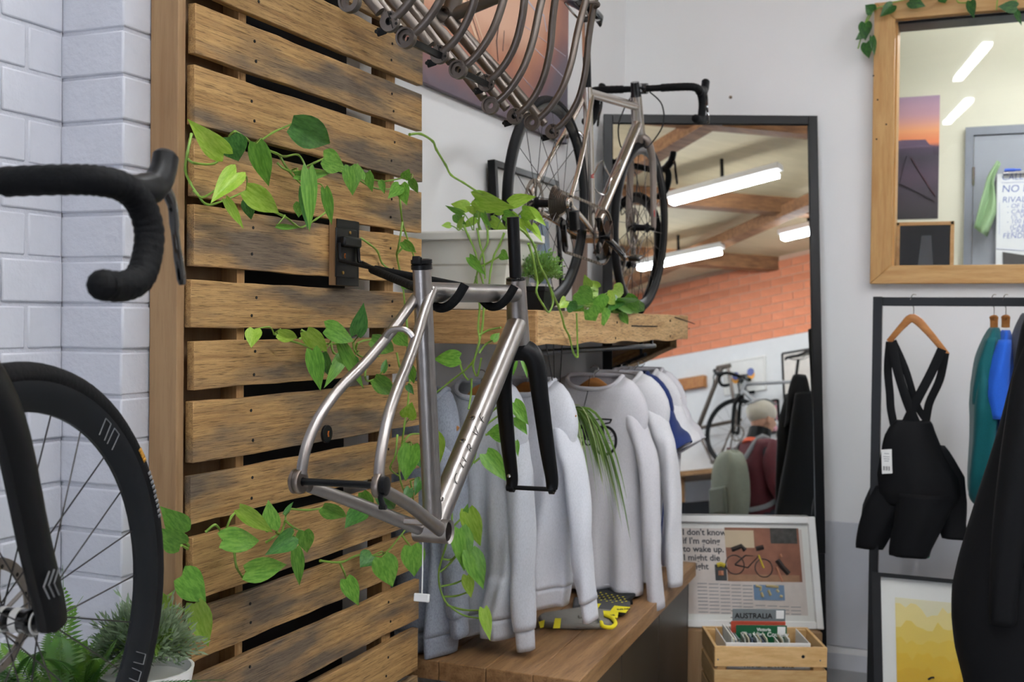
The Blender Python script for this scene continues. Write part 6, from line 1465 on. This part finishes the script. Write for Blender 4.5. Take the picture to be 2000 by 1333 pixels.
def guide(name, label, px, top, w, h, y, mat, lines, band=None):
    a = onP(px, top, kp(0, y, KT), -KY); x0 = (a-KF).dot(KX); r = empty(name, tuple(kp(x0+w/2, y, KT)), label, 'book', 'guide books standing in the crate')
    zt_ = a.z; kbox('cover', x0, x0+w, y, y+.006, zt_-h, zt_, mat, r); kbox('pages', x0+.002, x0+w-.002, y+.006, y+.014, zt_-h, zt_-.002, M_white, r)
    for s in range(7): MB().lathe(kp(x0-.002, y+.006, zt_-.010-s*h*.13), (0, 0, 1), [(.0035, 0), (.0035, .002)], 8).build('binding_ring', M_steel, r)
    for (s, dx, dz, sz, mt) in lines: text('title', s, sz, mt, r, kp(x0+dx, y-.0008, zt_-dz), KX, V((0, 0, 1)), bold=.0005)
    if band: kbox('sticker', x0+w-.035, x0+w-.006, y-.0015, y, zt_-.035, zt_-.004, M_white, r)
    return r
M_gcov = plain('cover_grey', (118, 126, 128), .4, var=.05); M_green = plain('cover_green', (20, 92, 56), .35, var=.05)
guide('road_atlas', 'grey spiral bound atlas reading AUSTRALIA standing highest in the crate', 1431, 1190, .195, .19, .17, M_gcov, [('AUSTRALIA', .008, .034, .027, M_hole)], True)
guide('touring_guide', 'red edged guide book between the grey atlas and the green guide', 1428, 1214, .20, .17, .145, plain('cover_red', (180, 74, 52), .4), [], False)
guide('regional_guide', 'dark green spiral guide book titled The High Country', 1438, 1222, .185, .17, .12, M_green, [('Victoria', .075, .020, .016, M_white), ('The High Country', .020, .040, .023, M_white)], True)

# ---- variegated vine along the top of the office window
vw = empty('variegated_vine', tuple(onY(1714, 20, YF-.02)), 'dark variegated vine draped over the top of the pine window frame', 'vine')
for st in ([(1676, 95), (1690, 45), (1700, 25), (1714, 16), (1744, 5), (1785, -3), (1850, -4)], [(1692, 45), (1705, 22), (1712, 18)], [(1866, -6), (1873, 5), (1892, 5)], [(1948, 0), (1946, 20)], [(1984, 0), (1987, 12)]):
    stem(vw, [onY(px, py, YF-.02) for px, py in st], .003)
for bb_, t_, w in (((1705, 22), (1690, 10), 22), ((1744, 10), (1719, 32), 22), ((1776, 2), (1806, 12), 22), ((1690, 45), (1690, 78), 24), ((1692, 62), (1671, 78), 16), ((1692, 84), (1697, 114), 22), ((1703, 72), (1709, 108), 12), ((1841, -4), (1846, 6), 18), ((1896, 2), (1901, 35), 18), ((1986, 14), (1950, 12), 22), ((1985, 22), (1994, 48), 10)):
    B = onY(*bb_, YF-.03); T = onY(*t_, YF-.05); leaf(vw, B, T, w*1.1*4.8/FPX, 'w')
p = onY(1427, 190, YB); o = MB().lathe(p, (0, -1, 0), [(.007, -.001), (.007, .004), (.003, .012)], 10).build('wall_plug', plain('brass_plug', (120, 96, 66), .5)); tag(o, 'small brown wall plug above the mirror frame', 'wall plug')

# ================================================================== WHAT THE MIRROR SHOWS
def mirW(px, py, off):
    p = mir(px, py, 0.0); w = mir(px, py, 1.0)-p; q = RW0+RWN*off
    return p+w*((q-p).dot(RWN)/w.dot(RWN))
ws = mirW(1440, 914, .30); zs = ws.z
sh_ = empty('display_shelf', (ws.x, ws.y, zs), 'long timber display shelf under the reflected bicycle', 'shelf')
a, b_ = RW0-RWD*2.2, RW0+RWD*1.9
MB().prism([V((p.x, p.y, zs-.05)) for p in (a+RWN*.002, b_+RWN*.002, b_+RWN*.42, a+RWN*.42)], (0, 0, .05)).build('top', M_bench, sh_, bevel=.003)
MB().prism([V((p.x, p.y, .002)) for p in (a+RWN*.002, b_+RWN*.002, b_+RWN*.36, a+RWN*.36)], (0, 0, zs-.30)).build('dark_cabinet', M_black, sh_)
for k in range(5):
    p = a+(b_-a)*(k/4)+RWN*.34; MB().box(p.x-.025, p.x+.025, p.y-.025, p.y+.025, zs-.30, zs-.05).build('support', M_bench, sh_)
fh = mirW(1436, 856, .26); FW5 = -RWD; LF5 = V((0, 0, 1)).cross(FW5); fh.z = zs+.341
G5 = dict(ROAD); O5 = fh-FW5*G5['fa'][0]-V((0, 0, 1))*G5['fa'][1]
b5 = empty('grey_bicycle', None, 'grey drop-bar bicycle on the display shelf, reflected in the mirror', 'bicycle', mtx=frame_mtx(O5, FW5, LF5, V((0, 0, 1))))
M_gb = plain('grey_frame_paint', (150, 152, 154), .35, .5)
bike_frame(b5, G5, M_gb); fork(b5, G5, M_black); wheel(b5, G5['ra'], .339, .019, .022, 16, .13, wm, rotor=1); wheel(b5, G5['fa'], .339, .019, .022, 16, .1, wm, rotor=1); drivetrain(b5, G5)
s5 = V((G5['st'][0], 0, G5['st'][1])); MB().tube([s5, s5+s5.normalized()*.19], .0138, 12).build('seatpost', M_black, b5, local=True); saddle(b5, s5+s5.normalized()*.2+V((0, 0, .03)), M_gloss)
h5 = V((G5['ht'][0], 0, G5['ht'][1])); bc5 = h5+V((.075, 0, .05)); MB().tube([h5, h5+V((-.01, 0, .05)), bc5], .016, 12).build('stem', M_gloss, b5, local=True); dropbar(b5, bc5, M_tape, M_black, .42)
# white picture with two balloons, framed print and a frame on a wooden block, all on the reflected wall
def wallpic(name, label, px0, py0, px1, py1, fmat, inner, cat='picture', rail=.018):
    A_, B_ = mirW(px0, py1, .0), mirW(px1, py0, .0); s0 = (A_-RW0).dot(RWD); s1 = (B_-RW0).dot(RWD); s0, s1 = min(s0, s1), max(s0, s1); z0_, z1_ = A_.z, B_.z
    e = empty(name, tuple(RW0+RWD*s0+V((0, 0, z0_))), label, cat)
    W3 = lambda s, z, o_: RW0+RWD*s+RWN*o_+V((0, 0, z))
    MB().obox(W3((s0+s1)/2, (z0_+z1_)/2, .008), RWD*(s1-s0)/2, RWN*.006, V((0, 0, (z1_-z0_)/2))).build('backing', inner, e)
    for (p, q) in (((s0, z0_), (s1, z0_)), ((s0, z1_), (s1, z1_)), ((s0, z0_), (s0, z1_)), ((s1, z0_), (s1, z1_))): MB().bar(W3(*p, .012), W3(*q, .012), rail, rail).build('frame_rail', fmat, e)
    return e, W3, s0, s1, z0_, z1_
e, W3, s0, s1, z0_, z1_ = wallpic('balloon_picture', 'white framed picture with two round orange and blue shapes, reflected in the mirror', 1417, 697, 1494, 772, M_white, M_white)
for (px, py) in ((1437, 741), (1466, 733)):
    for k, (mt, r_, dz) in enumerate(((plain('balloon_orange', (232, 160, 60), .6), .045, 0), (plain('balloon_blue', (86, 96, 150), .6), .040, .030))):
        q = mirW(px, py, .016); MB().lathe(q+V((0, 0, dz))+RWN*(.001*k), RWN, [(r_, 0), (r_, .001)], 20).build('balloon', mt, e)
wallpic('framed_print', 'small dark framed colourful print below the reflected picture', 1488, 782, 1520, 848, M_black, plain('violet_print', (206, 150, 160), .6, var=.3, scale=9))
wallpic('framed_poster', 'tall pale poster with orange shape on the reflected wall', 1534, 680, 1600, 800, M_black, plain('poster_pale', (232, 226, 218), .6))
q = mirW(1352, 749, .03); blk = MB().obox(q, RWD*.16, RWN*.03, V((0, 0, .06))).build('wall_block', M_hanger, bevel=.004); tag(blk, 'brown timber wall block holding a frame, reflected in the mirror', 'wall block')
r5 = copy_tree(first); r5.matrix_world = frame_mtx(mirW(1362, 838, .16)+V((0, 0, 0)), -RWD*.35+V((0, 0, .93)), RWN, (RWD*.93+V((0, 0, .35)))); tag(r5, 'slim bare frame hanging on the reflected wall block', 'bicycle frame')
# person with pale helmet, maroon jacket and grey pack
pp = mir(1470, 815, 3.05); px_, py_ = pp.x, pp.y; HZ = pp.z
toward = V((MR0.x-px_, MR0.y-py_, 0)).normalized(); sidev = V((-toward.y, toward.x, 0)); fwd = (toward*-.45-sidev*.9).normalized(); lft = V((-fwd.y, fwd.x, 0))
per = empty('person', (px_, py_, 0), 'person in a maroon jacket and pale helmet standing, reflected in the mirror', 'person')
S_ = HZ/1.62
def skin(name, edges, verts, radii, mat, par, sub=2):
    me = bpy.data.meshes.new(name); me.from_pydata([tuple(V(v)-org(par)) for v in verts], edges, []); ob = link(name, me, mat, par)
    sk = ob.modifiers.new('skin', 'SKIN'); sk.use_smooth_shade = True
    for i, r_ in enumerate(radii): me.skin_vertices[0].data[i].radius = r_ if isinstance(r_, tuple) else (r_, r_)
    me.skin_vertices[0].data[0].use_root = True
    ob.modifiers.new('sub', 'SUBSURF').levels = sub; ob.modifiers['sub'].render_levels = sub; return ob
def B_(f, l, z): return V((px_, py_, 0))+fwd*f*S_+lft*l*S_+V((0, 0, z*S_))
M_trs = plain('dark_trousers', (40, 42, 48), .9); M_maroon = plain('maroon_jacket', (86, 24, 34), .75, bmp=.2, var=.12); M_skn = plain('skin', (206, 160, 134), .6)
bodyv = [B_(0, 0, .92), B_(.01, 0, 1.10), B_(.01, 0, 1.30), B_(.02, 0, 1.42), B_(.05, 0, 1.50), B_(.07, 0, 1.58), B_(0, .10, .86), B_(.02, .11, .48), B_(-.02, .11, .09), B_(.10, .12, .04), B_(0, -.10, .86), B_(.02, -.11, .48), B_(-.02, -.11, .09), B_(.10, -.12, .04),
         B_(.01, .17, 1.37), B_(.02, .22, 1.12), B_(.16, .18, .98), B_(.22, .16, .95), B_(.01, -.17, 1.37), B_(.02, -.22, 1.12), B_(.16, -.18, .98), B_(.22, -.16, .95)]
bedge = [(0, 1), (1, 2), (2, 3), (3, 4), (4, 5), (0, 6), (6, 7), (7, 8), (8, 9), (0, 10), (10, 11), (11, 12), (12, 13), (3, 14), (14, 15), (15, 16), (16, 17), (3, 18), (18, 19), (19, 20), (20, 21)]
skin('body', bedge, bodyv, [.12, .12, .13, .08, .05, .06, .085, .06, .045, .04, .085, .06, .045, .04, .06, .045, .035, .03, .06, .045, .035, .03], M_trs, per)
jv = [B_(0, 0, .88), B_(.0, 0, 1.0), B_(.01, 0, 1.18), B_(.01, 0, 1.34), B_(.02, 0, 1.45), B_(.01, .18, 1.38), B_(.02, .235, 1.12), B_(.14, .19, .99), B_(.01, -.18, 1.38), B_(.02, -.235, 1.12), B_(.14, -.19, .99)]
skin('jacket', [(0, 1), (1, 2), (2, 3), (3, 4), (3, 5), (5, 6), (6, 7), (3, 8), (8, 9), (9, 10)], jv, [.165, .165, .165, .155, .07, .085, .07, .055, .085, .07, .055], M_maroon, per)
MB().ball(B_(.075, 0, 1.60), .082*S_, .082*S_, .115*S_).build('head', M_skn, per)
MB().ball(B_(.165, 0, 1.585), .016*S_, .012*S_, .022*S_, 8, 6).build('nose', M_skn, per)
for s in (-1, 1):
    MB().ball(B_(.07, s*.083, 1.59), .016*S_, .008*S_, .03*S_, 8, 6).build('ear', M_skn, per); MB().ball(B_(.150, s*.032, 1.61), .010*S_, n=8, m=6).build('eye', M_hole, per)
    for k in range(4): MB().tube([B_(.22, s*(.16-.018*k+.02), .95), B_(.27, s*(.16-.018*k+.02), .93-.004*k), B_(.29, s*(.16-.018*k+.02), .90)], .009*S_, 6).build('finger', M_skn, per)
    MB().tube([B_(.20, s*.125, .95), B_(.24, s*.105, .94)], .010*S_, 6).build('thumb', M_skn, per)
MB().tube([B_(.155, -.02, 1.545), B_(.160, 0, 1.543), B_(.155, .02, 1.545)], .004, 5).build('mouth', plain('lips', (160, 90, 84), .6), per)
MB().tube([B_(.03, 0, 1.44), B_(.055, 0, 1.54)], [.085*S_, .075*S_], 14).build('neck_warmer', M_black, per)
MB().tube([B_(.02, 0, 1.42), B_(.03, 0, 1.45)], [.10*S_, .09*S_], 14).build('orange_collar', plain('orange_collar', (206, 84, 50), .8), per)
hm = MB().ball(B_(.068, 0, 1.655), .108*S_, .095*S_, .088*S_, 18, 10)
hmo = hm.build('helmet', plain('pale_helmet', (222, 216, 200), .45), per)
for k in range(5): MB().tube(smooth_path([B_(-.05, (k-2)*.03, 1.70), B_(.06, (k-2)*.034, 1.748-.006*abs(k-2)), B_(.16, (k-2)*.026, 1.71)], 4), .006, 5).build('helmet_vent', M_mark, hmo)
bp = empty('backpack', tuple(B_(-.2, 0, 1.1)), 'grey-green backpack worn by the person in the maroon jacket', 'backpack')
def bpf(u, v): 
    th = 2*pi*u; ph_ = pi*v; return B_(-.205, 0.02, 1.12)+fwd*(.085*S_*math.copysign(abs(math.cos(th)*math.sin(ph_))**.5, math.cos(th)))+lft*(.15*S_*math.copysign(abs(math.sin(th)*math.sin(ph_))**.5, math.sin(th)))+V((0, 0, -.25*S_*math.cos(ph_)*(1+.05*math.sin(th*3))))
MB().grid(bpf, 24, 14, True).build('bag', plain('pack_grey', (128, 132, 118), .9, bmp=.3, bscale=30), bp)
MB().obox(B_(-.295, .02, 1.04), fwd*.022*S_, lft*.10*S_, V((0, 0, .09*S_))).build('pocket', plain('pack_grey_dark', (104, 108, 96), .9), bp, bevel=.02)
MB().tube(smooth_path([B_(-.16, -.03, 1.36), B_(-.17, .0, 1.395), B_(-.16, .03, 1.36)], 4), .008, 6).build('handle', M_mark, bp)
for s in (-1, 1): MB().tube(smooth_path([B_(-.13, s*.09, 1.32), B_(0, s*.11, 1.475), B_(.16, s*.10, 1.34), B_(.17, s*.11, 1.15), B_(.0, s*.17, 1.02), B_(-.13, s*.12, .98)], 4), .016, 8, sx=.4).build('shoulder_strap', M_mark, bp)
